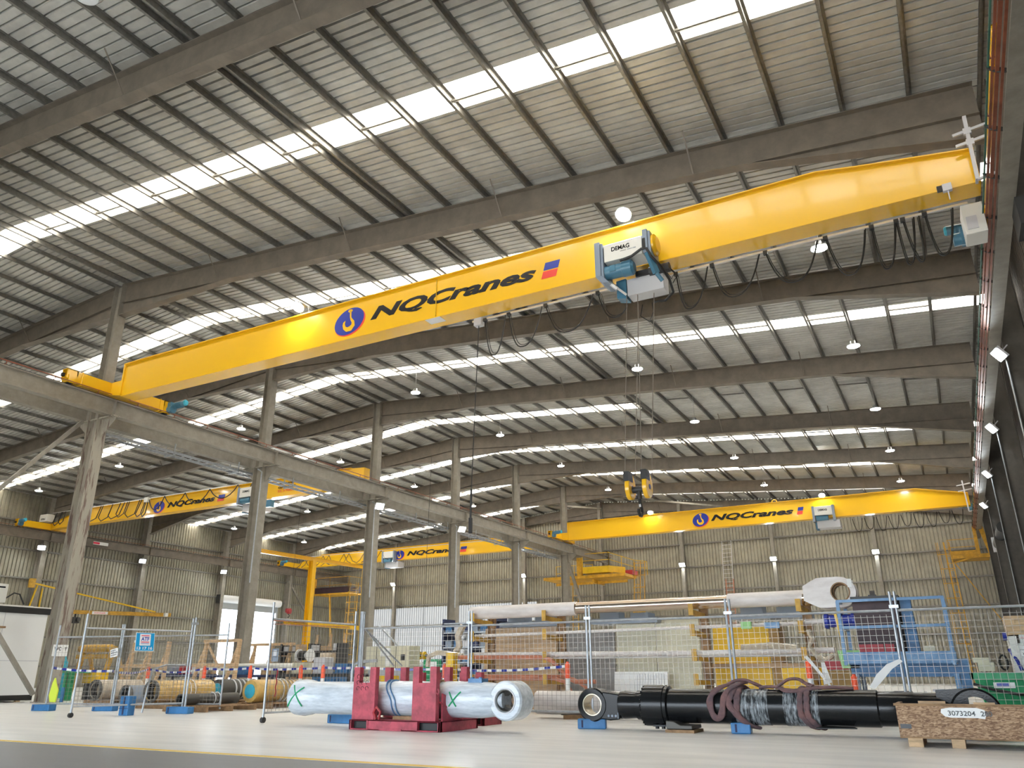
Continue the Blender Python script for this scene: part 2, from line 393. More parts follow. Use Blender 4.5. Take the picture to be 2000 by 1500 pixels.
# roof purlins (each one long member) with bridging bars
def purlin(x, label, grp, br, dbl=False):
    side = 1 if x > RX else -1
    zt = zr(x)
    t = thing('roof_purlin', label, 'purlin', (x, 30, zt), grp)
    mb = MB(); h = 0.17; ya, yb = Y0+.05, YE-.25
    # lipped channel: web + flanges
    mb.box((x-.004, ya, zt), (x+.004, yb, zt+h)); mb.box((x-.004, ya, zt), (x+side*-.065, yb, zt+.008)); mb.box((x-.004, ya, zt+h-.008), (x+side*.065, yb, zt+h))
    mb.box((x-side*.065, ya, zt), (x-side*.060, yb, zt+.03))
    mb.build('channel', 'purlin', t)
    if br:
        for k in range(8):
            y = frames[k]+4.02
            b = MB(); z2 = zr(x+side*1.36)
            b.bar((x+side*.01, y, zt+.06), (x+side*1.36, y, z2+.06), .05, .05); b.bar((x+side*.01, y+.10, zt+.1), (x+side*1.36, y+.10, z2+.1), .02, .03)
            b.build('bridging_bar', 'purlin', t)
    return t
px = [2.42-1.368*i for i in range(21)]
for i, x in enumerate(px):
    purlin(x, 'galvanised roof purlin on the right slope, %s from the eave' % ordn[i], 'purlins of the right slope', i % 2 == 0 and i > 0)
    purlin(2*RX-x, 'galvanised roof purlin on the left slope, %s from the eave' % ordn[i], 'purlins of the left slope', i % 2 == 0 and i > 0)
purlin(-12.92, 'galvanised purlin set tight beside another, forming the dark double line on the right slope', 'paired purlins', False)
purlin(2*RX+12.92, 'galvanised purlin set tight beside another, forming the dark double line on the left slope', 'paired purlins', False)
purlin(RX+.35, 'galvanised purlin just right of the ridge', 'ridge purlins', False); purlin(RX-.35, 'galvanised purlin just left of the ridge', 'ridge purlins', False)

# rafters
def rafter(Y, side, label):
    t = thing('roof_rafter', label, 'rafter', (RX+side*14, Y, 13), 'steel rafters')
    st = [(0.25, 1.35), (6.0, 0.80), (23.6, 0.80), (28.75, 1.45)]
    mb = MB(); W = 0.30
    n = len(st); vs = []
    for dx, dep in st:
        x = RX+side*dx; zt = zr(x); vs.append((x, zt, zt-dep))
    # web
    for i in range(n-1):
        (xa, za, ba), (xb, zb, bb) = vs[i], vs[i+1]
        mb.prism([(xa,Y-.008,ba),(xb,Y-.008,bb),(xb,Y-.008,zb),(xa,Y-.008,za)], (0,.016,0))
        mb.prism([(xa,Y-W/2,ba),(xb,Y-W/2,bb),(xb,Y+W/2,bb),(xa,Y+W/2,ba)], (0,0,.025))
    (xa, za, _), (xb, zb, _) = vs[0], vs[-1]
    mb.prism([(xa,Y-W/2,za-.022),(xb,Y-W/2,zb-.022),(xb,Y+W/2,zb-.022),(xa,Y+W/2,za-.022)], (0,0,.02))
    # stringer flange kept inside the haunches
    for a, b in ((0, 1), (3, 2)):
        xa = vs[a][0]; xb = vs[b][0]; z1 = zr(xa)-.8; z2 = vs[b][2]
        mb.prism([(xa,Y-.11,z1),(xb,Y-.11,z2),(xb,Y+.11,z2),(xa,Y+.11,z1)], (0,0,.015))
    mb.build('beam', 'rafter', t)
    # fly braces
    for dx in (5.6, 11.6, 17.1, 22.6):
        x = RX+side*dx; b = MB()
        b.bar((x, Y-.10, zr(x)-.74), (x, Y-.75, zr(x)+.12), .035, .012); b.bar((x, Y+.10, zr(x)-.74), (x, Y+.75, zr(x)+.12), .035, .012)
        b.build('fly_brace', 'rafter', t)
fn = ['nearest the open end', 'second from the open end', 'third from the open end', 'fourth from the open end', 'fifth from the open end', 'sixth from the open end', 'seventh from the open end', 'eighth from the open end', 'against the end wall']
for i, Y in enumerate(frames+[YE-.35]):
    for side, nm in ((1, 'right'), (-1, 'left')):
        rafter(Y, side, 'brown steel rafter over the %s bay, %s' % (nm, fn[i]))

# columns
def column(X, Y, wx, wy, z1, mt, label, grp, upper=None, name='steel_column', axis='x', base=True):
    t = thing(name, label, 'column', (X, Y, 0), grp)
    mb = MB(); upv = (1,0,0) if axis == 'x' else (0,1,0)
    mb.ibeam((X,Y,0.02),(X,Y,z1), wx if axis=='x' else wy, wy if axis=='x' else wx, .022, .014, upv)
    mb.build('shaft', mt, t)
    if base: MB().box((X-wx/2-.08, Y-wy/2-.06, 0), (X+wx/2+.08, Y+wy/2+.06, .025)).build('base_plate', mt, t)
    if upper:
        z2, w2 = upper
        m2 = MB(); m2.ibeam((X,Y,z1),(X,Y,z2), w2, .36, .02, .013, upv); m2.build('upper_shaft', 'steel', t)
        m3 = MB()
        m3.box((X-1.05, Y-.14, 9.62), (X+1.05, Y+.14, 9.655)); m3.box((X-.95, Y-.16, z1-.02), (X+.95, Y+.16, z1))
        for sx in (-1, 1):
            m3.prism([(X+sx*.25,Y-.01,9.62),(X+sx*1.0,Y-.01,9.62),(X+sx*1.0,Y-.01,9.5),(X+sx*.3,Y-.01,8.95)], (0,.02,0))
        m3.build('bracket', mt, t)
    return t
for i, Y in enumerate(frames):
    column(RX, Y, .56, .44, 9.62, 'steelrust' if i in (2,) else 'steel', 'steel column of the middle row, %s' % fn[i], 'columns of the middle row', (zr(RX)-.02, .46))
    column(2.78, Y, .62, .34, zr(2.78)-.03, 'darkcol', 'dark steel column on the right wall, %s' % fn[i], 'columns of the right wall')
    column(-55.78, Y, .62, .34, zr(-55.78)-.03, 'steel', 'steel column on the shutter wall, %s' % fn[i], 'columns of the left wall')
for i, X in enumerate((-48.8, -41.45, -34.1, -26.5, -19.2, -11.85, -4.45)):
    if X == -26.5: wx = .45
    column(X, YE-.55, .26, .40, zr(X)-.05, 'steel', 'steel wind post on the end wall, %s from the left' % ordn[i], 'posts of the end wall', axis='y')

# runway beams
def runway(X, label, mt, xr=None, y0=Y0+.3, y1=YE-.4, side=1):
    t = thing('runway_beam', label, 'runway beam', (X, 30, 10), 'crane runway beams')
    mb = MB(); mb.ibeam((X,y0,9.965),(X,y1,9.965), .60, .30, .03, .014)
    for Y in frames: mb.box((X-.17, Y-.006, 9.69), (X+.17, Y+.006, 10.24))
    mb.build('beam', mt, t)
    MB().box((X-.035, y0, 10.265), (X+.035, y1, 10.33)).build('rail', 'darksteel', t)
    b = MB(); y = y0+.5
    xe = X+side*.26
    b.box((xe-.012, y0, 10.36), (xe+.012, y1, 10.385))
    while y < y1:
        b.bar((xe, y, 10.26), (xe, y, 10.37), .02, .02); b.bar((X+side*.12, y, 10.27), (xe, y, 10.27), .02, .02); y += 1.62
    b.build('conductor_rail', 'copper' , t)
    return t
runway(-25.75, 'grey steel runway beam along the middle columns carrying the big yellow crane', 'steel')
runway(-27.25, 'grey steel runway beam on the far side of the middle columns', 'steel', side=-1)
runway(2.30, 'steel runway beam high along the right wall', 'steel', side=-1)
runway(-55.12, 'dark steel runway beam along the shutter wall', 'rafter')

# sloping braces and wall bracing
def brace(p, q, wd, ht, label, mt='steel', cat='brace', name='steel_brace', grp=None):
    o = MB().bar(p, q, wd, ht).build(name, mt); return tag(o, label, cat, grp)
brace((-26.7, 16.3, 9.5), (-26.7, 9.2, 0.5), .12, .12, 'long sloping steel brace from the scraped column down to the left by the cabin')
brace((-26.75, 16.45, .25), (-26.75, 8.9, 9.3), .12, .12, 'dark sloping steel brace crossing in front of the white cabin', 'steel')
brace((-26.5, 57.6, 9.4), (-26.5, 64.6, 0.5), .2, .2, 'sloping steel brace behind the yellow access platform by the end wall')
brace((-24.0, 57.4, 14.2), (-15.5, 64.7, 13.7), .14, .14, 'diagonal steel roof strut seen above the hook block')
brace((-26.3, 64.7, 14.6), (-29.5, 58.5, 14.2), .14, .14, 'diagonal steel roof strut left of the last middle column')
brace((-55.6, 57.0, 9.2), (-55.6, 64.5, 1.5), .16, .16, 'sloping brace on the shutter wall behind the yellow portal')
brace((2.3, 64.2, .5), (-.9, 64.2, 6.1), .14, .14, 'dark sloping brace on the end wall beside the right ladder')

# ================================================================== CRANES
def emblem(parent, cx, y, cz, w_, h_, ux=1):
    """blue oval with a yellow hook on the girder face at plane y (facing -y)"""
    n = 40
    red = MB().prism([(cx+w_*.52*math.cos(2*PI*i/n)+w_*.03+h_*.10*math.sin(2*PI*i/n), y-.004, cz-h_*.05+h_*.5*math.sin(2*PI*i/n)) for i in range(n)], (0,.003,0))
    red.build('emblem_rim', 'logored', parent)
    b = MB().prism([(cx+w_*.5*math.cos(2*PI*i/n)+h_*.10*math.sin(2*PI*i/n), y-.008, cz+h_*.5*math.sin(2*PI*i/n)) for i in range(n)], (0,.004,0))
    b.build('emblem', 'logoblue', parent)
    # hook outline as a flat ribbon
    pts = []; s = h_
    cl = [(.04,.40,.035),(.05,.26,.035),(.06,.14,.03),(.10,.05,.045),(.18,-.05,.06),(.19,-.18,.085),(.08,-.29,.10),(-.08,-.30,.085),(-.19,-.22,.065),(-.23,-.10,.055),(-.22,-.02,.045),(-.17,.05,.012)]
    L = []; Rr = []
    for i, (a, c, t) in enumerate(cl):
        p = V((a, c)); q = V(cl[min(i+1, len(cl)-1)][:2]); r = V(cl[max(i-1, 0)][:2]); d = (q-r).normalized(); nn = V((-d.y, d.x))
        L.append(p+nn*t); Rr.append(p-nn*t)
    vs = [(cx+p.x*s, y-.012, cz+p.y*s) for p in L]+[(cx+p.x*s, y-.012, cz+p.y*s) for p in Rr]; k = len(L)
    m = MB().add(vs, [(i, i+1, i+1+k, i+k) for i in range(k-1)])
    m.prism([(cx+.03*s+.10*s*math.cos(2*PI*i/16), y-.012, cz+.40*s+.06*s*math.sin(2*PI*i/16)) for i in range(16)], (0,.002,0))
    m.build('emblem_hook', 'yellow', parent)

def logo(parent, y, xe, xt, xs, xf0, xf1, zb, zt_, embw, embh, zdrift=0):
    emblem(parent, xe, y, (zb+zt_)/2-.02, embw, embh)
    text('lettering', 'NQCranes', 'letter', parent, (xt, y-.006, zb), (1,0,zdrift), (0,0,1), xs-xt, zt_-zb, shear=.32, bold=.040)
    h = zt_-zb; z0 = zb+(xf0-xt)*zdrift
    for nm, mt, a, b in (('flag_blue','logoblue',.52,.98), ('flag_red','logored',.02,.46)):
        MB().prism([(xf0+.14*a*h/.5-.05,y-.008,z0+h*a),(xf1+.14*a*h/.5-.05,y-.008,z0+h*a),(xf1+.14*b*h/.5-.05,y-.008,z0+h*b),(xf0+.14*b*h/.5-.05,y-.008,z0+h*b)], (0,.004,0)).build(nm, mt, parent)

def girder(parent, xa, xb, y, zb, zt_, wd, kinks, name='girder'):
    """box girder; kinks: [(x, ztop)] from left to right"""
    y0, y1 = y-wd/2, y+wd/2; mb = MB()
    tp = [(xa, kinks[0][1])] + list(kinks[1:-1]) + [(xb, kinks[-1][1])]
    poly = [(xa, y0+.03, zb), (xb, y0+.03, zb)] + [(x, y0+.03, z) for x, z in reversed(tp)]
    mb.prism(poly, (0, wd-.06, 0)); mb.build(name, 'yellow', parent)
    MB().box((xa, y0, zb-.025), (xb, y1, zb)).build('bottom_flange', 'yellow', parent)
    f = MB()
    for i in range(len(tp)-1):
        (xA, zA), (xB, zB) = tp[i], tp[i+1]
        f.prism([(xA,y0-.07,zA),(xB,y0-.07,zB),(xB,y1+.07,zB),(xA,y1+.07,zA)], (0,0,.03))
    f.build('top_flange', 'yellow', parent)

def carriage(parent, x, ya, yb, zb, motor_end=1, motor_side=1, sidebox=True):
    """end carriage along y riding on the rail, wheels and drive motor"""
    mb = MB().box((x-.15, ya+.35, zb+.06), (x+.15, yb-.35, zb+.50)).box((x-.17, ya+.55, zb+.03), (x+.17, ya+.58, zb+.53)).box((x-.17, yb-.58, zb+.03), (x+.17, yb-.55, zb+.53))
    e = mb.build('end_carriage', 'yellow', parent, bevel=.01)
    for yy in (ya, yb):
        s = 1 if yy == ya else -1
        k = MB().box((x-.15, min(yy, yy+s*.4), zb+.16), (x-.12, max(yy, yy+s*.4), zb+.52)).box((x+.12, min(yy, yy+s*.4), zb+.16), (x+.15, max(yy, yy+s*.4), zb+.52))
        k.box((x-.15, min(yy, yy+s*.4), zb+.49), (x+.15, max(yy, yy+s*.4), zb+.52)).box((x-.19, min(yy+s*.06, yy+s*.38), zb+.04), (x+.19, max(yy+s*.06, yy+s*.38), zb+.30))
        kk = k.build('wheel_housing', 'yellow', e)
        MB().cyl((x-.09, yy+s*.22, zb+.16), (x+.09, yy+s*.22, zb+.16), .16, n=24).build('wheel', 'darksteel', e, smooth=True)
        MB().box((x-.05, min(yy-s*.10, yy), zb+.22), (x+.05, max(yy-s*.10, yy), zb+.34)).build('buffer', 'black', e)
    yy = yb if motor_end == 1 else ya; s = motor_side
    d = MB().cyl((x+s*.19, yy-motor_end*.15, zb+.18), (x+s*.42, yy-motor_end*.15, zb+.18), .15, n=20).box((x+s*.20, yy-motor_end*.15-.12, zb+.05), (x+s*.38, yy-motor_end*.15+.12, zb+.45))
    d.cyl((x+s*.34, yy-motor_end*.05, zb+.34), (x+s*.95, yy-motor_end*.05, zb+.38), .115, n=20)
    for i in range(7): d.cyl((x+s*(.45+.05*i), yy-motor_end*.05, zb+.35), (x+s*(.465+.05*i), yy-motor_end*.05, zb+.35), .13, n=20)
    d.build('drive_motor', 'demagblue', e, smooth=True)
    MB().cyl((x+s*.95, yy-motor_end*.05, zb+.38), (x+s*1.0, yy-motor_end*.05, zb+.38), .12, .09, n=20).build('fan_cover', 'teal', e, smooth=True)
    return e

def loop(a, b, zt_, zm, y, r=.014, xm=None, sl=0.0):
    pts = []
    for i in range(15):
        t = i/14; x = a+(b-a)*t
        s = 1-abs(2*t-1)**2.6
        if xm is not None:
            x += (xm-(a+b)/2)*math.sin(PI*t)
        pts.append((x, y+sl*math.sin(PI*t), zt_-(zt_-zm)*s))
    return pts

# ---- big yellow crane in front
t = thing('overhead_crane', 'big yellow overhead crane across the foreground with long NQCranes lettering', 'crane', (-12, 16.75, 10.3), 'overhead cranes')
GY = 16.72; GZ = 10.23
girder(t, -24.95, 1.95, GY, GZ, 11.42, .60, [(-24.95, 11.40), (-24.0, 11.42), (-1.1, 11.42), (-0.3, 11.28), (1.95, 10.95)])
MB().box((-25.02, 16.40, 10.28), (-24.95, 17.04, 11.46)).build('end_plate', 'yellow', t)
MB().prism([(-25.9,16.45,10.42),(-25.0,16.45,10.25),(-25.0,16.45,10.84),(-25.9,16.45,10.84)], (0,.56,0)).build('saddle', 'yellow', t)
carriage(t, -25.75, 14.75, 19.1, 10.33, 1, 1)
carriage(t, 2.30, 12.6, 19.3, 10.33, 1, -1)
logo(t, 16.45, -14.55, -13.74, -8.22, -8.03, -7.60, 10.585, 11.06, 1.10, .86, zdrift=-.008)
MB().box((-11.40, 16.415, 10.24), (-11.385, 16.45, 11.41)).build('splice_seam', 'yellow2', t)
MB().box((-11.75, 16.425, 10.195), (-11.25, 16.75, 10.203)).build('data_plate', 'paperwhite', t)
# festoon below the girder
fz = GZ-.05
fest = [(-10.18,-9.9,9.01,-9.53),(-9.42,-9.0,9.08,-8.4),(-8.29,-7.67,9.22,-6.91),(-6.77,-6.32,9.33,-5.81),(-4.67,-4.4,9.12,-3.88),(-3.77,-3.31,9.18,-2.64),(-2.5,-1.95,9.22,-1.33),(-1.16,-0.76,9.09,-0.31),(-0.19,-0.03,9.04,0.3),(0.31,0.42,9.03,0.66),(0.44,0.65,9.03,0.76),(0.87,1.07,9.07,1.41)]
MB().box((-10.6, 17.10, GZ-.09), (1.7, 17.14, GZ-.04)).build('festoon_track', 'alu', t)
for a, m_, z, b in fest:
    MB().tube(loop(a, b, fz-.05, z, 17.12, .016, m_), .017, 5).tube(loop(a+.03, b-.03, fz-.05, z+.07, 17.16, .01, m_+.02), .009, 4).build('festoon_cable', 'black', t, smooth=True)
    MB().box((a-.05, 17.07, fz-.10), (a+.05, 17.17, fz-.01)).build('cable_carrier', 'darksteel', t)
# crane work lights on the girder (lamp housings)
def worklight(parent, x, y, z):
    b = MB().box((x-.16, y-.05, z), (x+.16, y+.25, z+.04)).bar((x+.14, y+.2, z), (x+.14, y+.3, z-.25), .03, .03)
    b.build('light_bracket', 'alu', parent)
    MB().lathe((x, y-.02, z-.02), (0,-.55,-.85), [(0,.10),(.06,.20),(.10,.21)], 20).build('light_housing', 'alu', parent, smooth=True)
    d = V((0,-.55,-.85)).normalized(); p = V((x,y-.02,z-.02))+d*.101
    MB().cyl(p, p+d*.01, .18, n=20).build('light_lens', 'flood', parent)
worklight(t, -5.62, 16.25, 11.72); worklight(t, -16.45, 16.25, 11.72)
# white bracket frame with two arms near the right end
b = MB().bar((1.87,16.2,10.13),(1.90,16.2,11.66),.07,.07).bar((1.62,16.2,11.27),(2.30,16.2,11.36),.05,.06).bar((1.64,16.2,11.0),(2.32,16.2,11.09),.05,.06).bar((1.87,16.2,10.13),(2.2,16.2,10.18),.06,.05)
b.box((1.82,16.16,11.22),(1.96,16.24,11.36)).box((1.83,16.16,10.95),(1.97,16.24,11.09)).bar((1.87,16.2,10.2),(1.87,16.45,10.2),.05,.05)
b.build('collector_bracket', 'boxgrey', t)
MB().box((1.25,16.33,10.14),(1.42,16.43,10.30)).box((1.33,16.36,9.93),(1.35,16.39,10.2)).build('sensor_bracket', 'boxgrey', t)
MB().box((1.15,16.35,10.17),(1.25,16.42,10.29)).build('sensor', 'black', t)
cb = MB().box((1.55,17.15,9.45),(1.95,17.75,10.15)).build('control_box', 'offwhite', t, bevel=.01)
MB().box((1.60,17.13,9.55),(1.80,17.15,9.85)).build('control_door', 'boxgrey', cb)
d = MB().cyl((1.35,17.9,9.75),(1.95,17.9,9.75),.14,n=18).box((1.5,17.75,9.62),(1.8,18.05,9.98)); d.build('travel_motor', 'demagblue', t, smooth=True)

# ---- hoist of the big crane
h = thing('electric_hoist', 'grey and blue electric hoist with DEMAG cover hanging on the big yellow crane', 'hoist', (-5.5, 16.2, 10), 'crane hoists')
x0, x1, ya, yb = -6.02, -5.05, 15.72, 16.28
MB().prism([(x0,ya,10.14),(x0,ya,10.60),(x0,ya+.12,10.68),(x0,yb,10.68),(x0,yb,10.14)], (x1-x0,0,0)).build('cover', 'offwhite', h, bevel=.012)
text('cover_lettering', 'DEMAG', 'letter', h, (-5.82, ya-.004, 10.385), (1,0,.0), (0,0,1), .46, .115, bold=.02)
text('cover_caption', 'CRANES', 'hoistgrey', h, (-5.42, ya-.004, 10.33), (1,0,0), (0,0,1), .22, .022)
MB().box((-5.60,ya-.003,10.335),(-5.45,ya,10.345)).build('cover_underline', 'letter', h)
MB().box((-6.24,15.66,9.78),(-6.10,16.30,10.70)).box((-6.10,15.70,9.74),(-6.04,16.30,10.66)).prism([(-6.24,15.66,9.78),(-6.24,16.3,9.78),(-6.1,16.3,9.62),(-6.1,15.75,9.62)],(.16,0,0)).build('left_end_frame', 'hoistgrey', h, bevel=.008)
MB().box((-5.02,15.68,10.12),(-4.90,16.30,10.74)).box((-4.90,15.72,10.10),(-4.84,16.30,10.70)).build('right_end_frame', 'hoistgrey', h, bevel=.008)
MB().box((-5.03,15.675,10.2),(-4.95,15.69,10.5)).build('frame_slot', 'black', h)
MB().lathe((-4.84,16.0,10.42),(1,0,0),[(0,.27),(.05,.27),(.10,.20)],28).build('gear_cover', 'yellow', h, smooth=True)
MB().lathe((-6.04,15.9,9.93),(1,0,0),[(0,.17),(.42,.17),(.43,.19),(.66,.19),(.72,.12)],24).box((-5.9,15.72,9.86),(-5.75,15.78,10.02)).build('hoist_motor', 'demagblue', h, smooth=True)
MB().tube([(-5.6,15.68,10.06),(-5.3,15.67,10.10),(-5.05,15.66,10.22),(-4.93,15.66,10.20),(-4.85,15.7,10.0),(-4.7,15.9,9.8),(-4.62,16.3,9.6),(-4.66,16.7,9.45),(-4.9,16.8,9.32),(-5.2,16.8,9.36)], .032, 8).build('cable_bundle', 'black', h, smooth=True)
MB().bar((-4.92,15.72,10.12),(-4.80,15.9,9.62),.10,.14).cyl((-4.80,15.9,9.62),(-4.70,16.0,9.44),.05).build('swing_arm', 'demagblue', h)
MB().cyl((-6.02,15.95,9.72),(-5.82,16.0,9.50),.05).bar((-5.9,15.95,9.60),(-5.62,16.05,9.32),.02,.05).build('left_arm', 'alu', h, smooth=True)
MB().prism([(-5.97,16.35,9.44),(-5.72,16.35,9.38),(-5.72,16.35,9.92),(-5.97,16.35,9.90)],(0,.3,0)).build('counter_plate', 'demagblue', h)
MB().box((-5.70,16.35,9.44),(-4.78,16.75,9.88)).build('trolley_box', 'boxgrey', h, bevel=.01)
MB().box((-5.45,16.3,9.88),(-4.9,17.1,10.02)).cyl((-5.1,16.35,9.95),(-4.6,16.35,9.95),.12,n=16).build('trolley_frame', 'darksteel', h)
for xw in (-5.95,-5.05):
    MB().cyl((xw,16.33,10.34),(xw+.001,16.45,10.34),.10,n=20).build('trolley_wheel', 'darksteel', h, smooth=True)
    MB().cyl((xw,17.02,10.34),(xw+.001,17.14,10.34),.10,n=20).build('trolley_wheel', 'darksteel', h, smooth=True)
MB().cyl((-5.9,16.0,10.4),(-5.1,16.0,10.4),.22,n=24).build('rope_drum', 'darksteel', h, smooth=True)
MB().tube([(-4.62,16.35,9.95),(-4.5,16.4,9.8),(-4.62,16.5,9.7),(-4.72,16.4,9.9)],.012,5,True).tube([(-4.6,16.4,9.9),(-4.45,16.4,9.7),(-4.6,16.5,9.58)],.012,5).tube([(-5.55,17,9.45),(-5.62,17,9.15),(-5.4,17,8.95),(-5.28,17,9.2),(-5.3,17,9.45)],.014,5).build('loose_cable', 'black', h, smooth=True)
bx, by, bz = -5.9, 16.75, 4.95
tops = [(-5.72,16.35,9.45),(-5.62,16.9,9.45),(-5.46,16.4,9.45),(-5.08,16.5,9.45)]
bots = [(bx-.27,by-.04,bz),(bx-.05,by+.04,bz),(bx+.14,by-.04,bz),(bx+.36,by+.02,bz)]
for a, c in zip(tops, bots): MB().cyl(a, c, .010, n=6).build('rope', 'ropegrey', h)
# hook block: two sheave covers, cross bar, hook
hb = MB().cyl((bx-.14,by,bz-.20),(bx+.22,by,bz-.20),.075,n=14).cyl((bx+.05,by,bz-.14),(bx+.05,by,bz-.42),.055,n=14).build('hook_block', 'darksteel', h, smooth=True)
for sx in (-.16, .25):
    pts = []
    for i in range(20):
        a = 2*PI*i/20; r = .29 if math.sin(a) > -.3 else .31
        pts.append((bx+sx-.055, by+r*.78*math.cos(a), bz-.12+r*(1.05 if math.sin(a) > 0 else .98)*math.sin(a)))
    MB().prism(pts, (.11,0,0)).build('sheave_cover', 'yellow', hb, smooth=True, bevel=.015)
    MB().box((bx+sx-.065, by-.24, bz-.02), (bx+sx+.065, by+.02, bz+.20)).build('rope_guard', 'black', hb)
    MB().cyl((bx+sx+.055,by,bz-.16),(bx+sx+.062,by,bz-.16),.06,n=16).build('sheave_badge', 'black', hb)
hk = [(0,-.42),(0,-.50),(.035,-.56),(.10,-.62),(.12,-.71),(.05,-.80),(-.05,-.80),(-.11,-.73),(-.115,-.66)]
MB().tube([(bx+.05, by+p[0], bz+p[1]) for p in hk], .034, 8).build('hook', 'black', hb, smooth=True)
MB().box((bx+.03,by-.012,bz-.60),(bx+.07,by+.012,bz-.42)).build('hook_latch', 'white', hb)

# ---- pendant control
p = thing('pendant_control', 'long black cable with pendant control hanging left of the hook ropes from the big crane', 'pendant control', (-10.38, 17.1, 10.1))
MB().box((-10.50,17.02,9.98),(-10.26,17.2,10.2)).build('cable_clamp', 'boxgrey', p)
MB().cyl((-10.38,17.1,10.0),(-10.55,17.1,5.35),.012,n=6).build('cable', 'black', p)
MB().cyl((-10.55,17.1,5.35),(-10.56,17.1,4.6),.028,n=8).build('cable_sleeve', 'black', p)
MB().box((-10.60,17.06,4.2),(-10.52,17.14,4.6)).build('button_box', 'black', p, bevel=.01)

# ---- simpler cranes
def smallhoist(x, y, z, sx, label, sc=1.0, letter=True, front=-1):
    g = thing('electric_hoist', label, 'hoist', (x, y, z), 'crane hoists')
    yf = y+front*.62*sc
    MB().box((x-.55*sc, min(yf, yf-front*.5), z+.05), (x+.55*sc, max(yf, yf-front*.5), z+.62*sc)).build('cover', 'offwhite', g, bevel=.01)
    if letter: text('cover_lettering', 'DEMAG', 'letter', g, (x-.3*sc, yf-.005, z+.32*sc), (1,0,0), (0,0,1), .55*sc, .13*sc, bold=.02)
    for s in (-1, 1): MB().box((x+s*.62*sc-.07, min(yf-.03, yf-front*.55), z-.35*sc), (x+s*.62*sc+.07, max(yf-.03,yf-front*.55), z+.66*sc)).build('end_frame', 'hoistgrey', g)
    MB().cyl((x-.5*sc, yf+.2, z-.12*sc), (x+.25*sc, yf+.2, z-.12*sc), .17*sc, n=18).build('hoist_motor', 'demagblue', g, smooth=True)
    MB().box((x-.5*sc, y-.3, z-.75*sc), (x+.9*sc, y+.6, z-.28*sc)).build('trolley_box', 'boxgrey', g)
    MB().box((x-.62*sc, y-.2, z-.80*sc), (x-.45*sc, y+.4, z-.3*sc)).build('counter_plate', 'demagblue', g)
    return g

t = thing('overhead_crane', 'yellow overhead crane by the end wall of the right bay with NQCranes lettering', 'crane', (-12, 55, 10.3), 'overhead cranes')
girder(t, -25.0, 1.9, 55, 10.33, 11.62, .60, [(-25.0, 11.62), (-24, 11.62), (-1.6, 11.62), (-0.9, 11.6), (1.9, 11.05)])
MB().box((-25.06, 54.68, 10.35), (-25.0, 55.3, 11.66)).build('end_plate', 'yellow', t)
MB().prism([(-25.95,54.75,10.4),(-25.0,54.75,10.33),(-25.0,54.75,10.9),(-25.95,54.75,10.9)], (0,.5,0)).build('saddle', 'yellow', t)
carriage(t, -25.75, 53.0, 57.2, 10.33, -1, 1); carriage(t, 2.3, 53.0, 57.2, 10.33, 1, -1)
logo(t, 54.72, -14.72, -13.98, -8.38, -8.15, -7.80, 10.70, 11.20, 1.12, .92, zdrift=-.006)
for i in range(9):
    a = -4.9+i*.72; MB().tube(loop(a, a+.6, 10.2, 9.35+.1*math.sin(i*2), 55.4), .02, 4).build('festoon_cable', 'black', t)
worklight(t, -6.45, 54.6, 11.85); worklight(t, -18.3, 54.6, 11.85)
MB().bar((1.75,54.5,9.9),(1.7,54.5,11.8),.07,.07).bar((1.35,54.5,11.5),(2.1,54.5,11.6),.05,.06).bar((1.38,54.5,11.15),(2.15,54.5,11.25),.05,.06).bar((1.75,54.5,9.9),(2.4,54.5,9.95),.06,.06).build('collector_bracket', 'boxgrey', t)
MB().tube([(-9.6+.16*math.cos(a), 55, 11.72+.16*math.sin(a)) for a in [i*PI/8 for i in range(9)]], .03, 6).build('lifting_eye', 'yellow', t)
smallhoist(-6.5, 55, 10.4, 1, 'blue-grey hoist with white DEMAG cover on the far right-bay crane')

t = thing('overhead_crane', 'yellow overhead crane in the left bay behind the first middle column, with looped cables', 'crane', (-41, 33, 10.5), 'overhead cranes')
girder(t, -54.2, -28.0, 33, 10.50, 11.5, .55, [(-54.2, 10.95), (-51.6, 11.5), (-30.5, 11.5), (-28.0, 11.5)])
MB().prism([(-28.0,32.75,10.45),(-27.1,32.75,10.5),(-27.1,32.75,11.45),(-28.0,32.75,11.5)], (0,.5,0)).build('saddle', 'yellow', t)
MB().prism([(-55.2,32.75,10.4),(-54.2,32.75,10.48),(-54.2,32.75,10.95),(-55.2,32.75,10.85)], (0,.5,0)).build('saddle', 'yellow', t)
carriage(t, -27.25, 31.0, 35.0, 10.33, 1, -1); carriage(t, -55.1, 30.4, 35.2, 10.33, -1, 1)
logo(t, 32.74, -43.7, -42.9, -38.6, -38.35, -37.8, 10.72, 11.13, 1.0, .74, zdrift=-.002)
text('rating_line', 'CLASS C4/M5', 'letter', t, (-33.4, 32.735, 10.95), (1,0,0), (0,0,1), 1.35, .13, bold=.02)
text('rating_load', 'S.C. 5 TONNE', 'logored', t, (-33.4, 32.735, 10.74), (1,0,0), (0,0,1), 1.35, .13, bold=.02)
text('maker_line', 'NQCRANES', 'letter', t, (-33.3, 32.735, 11.16), (1,0,0), (0,0,1), 1.1, .13, bold=.02)
MB().box((-54.6, 32.45, 11.48), (-30, 32.50, 11.53)).build('festoon_track', 'alu', t)
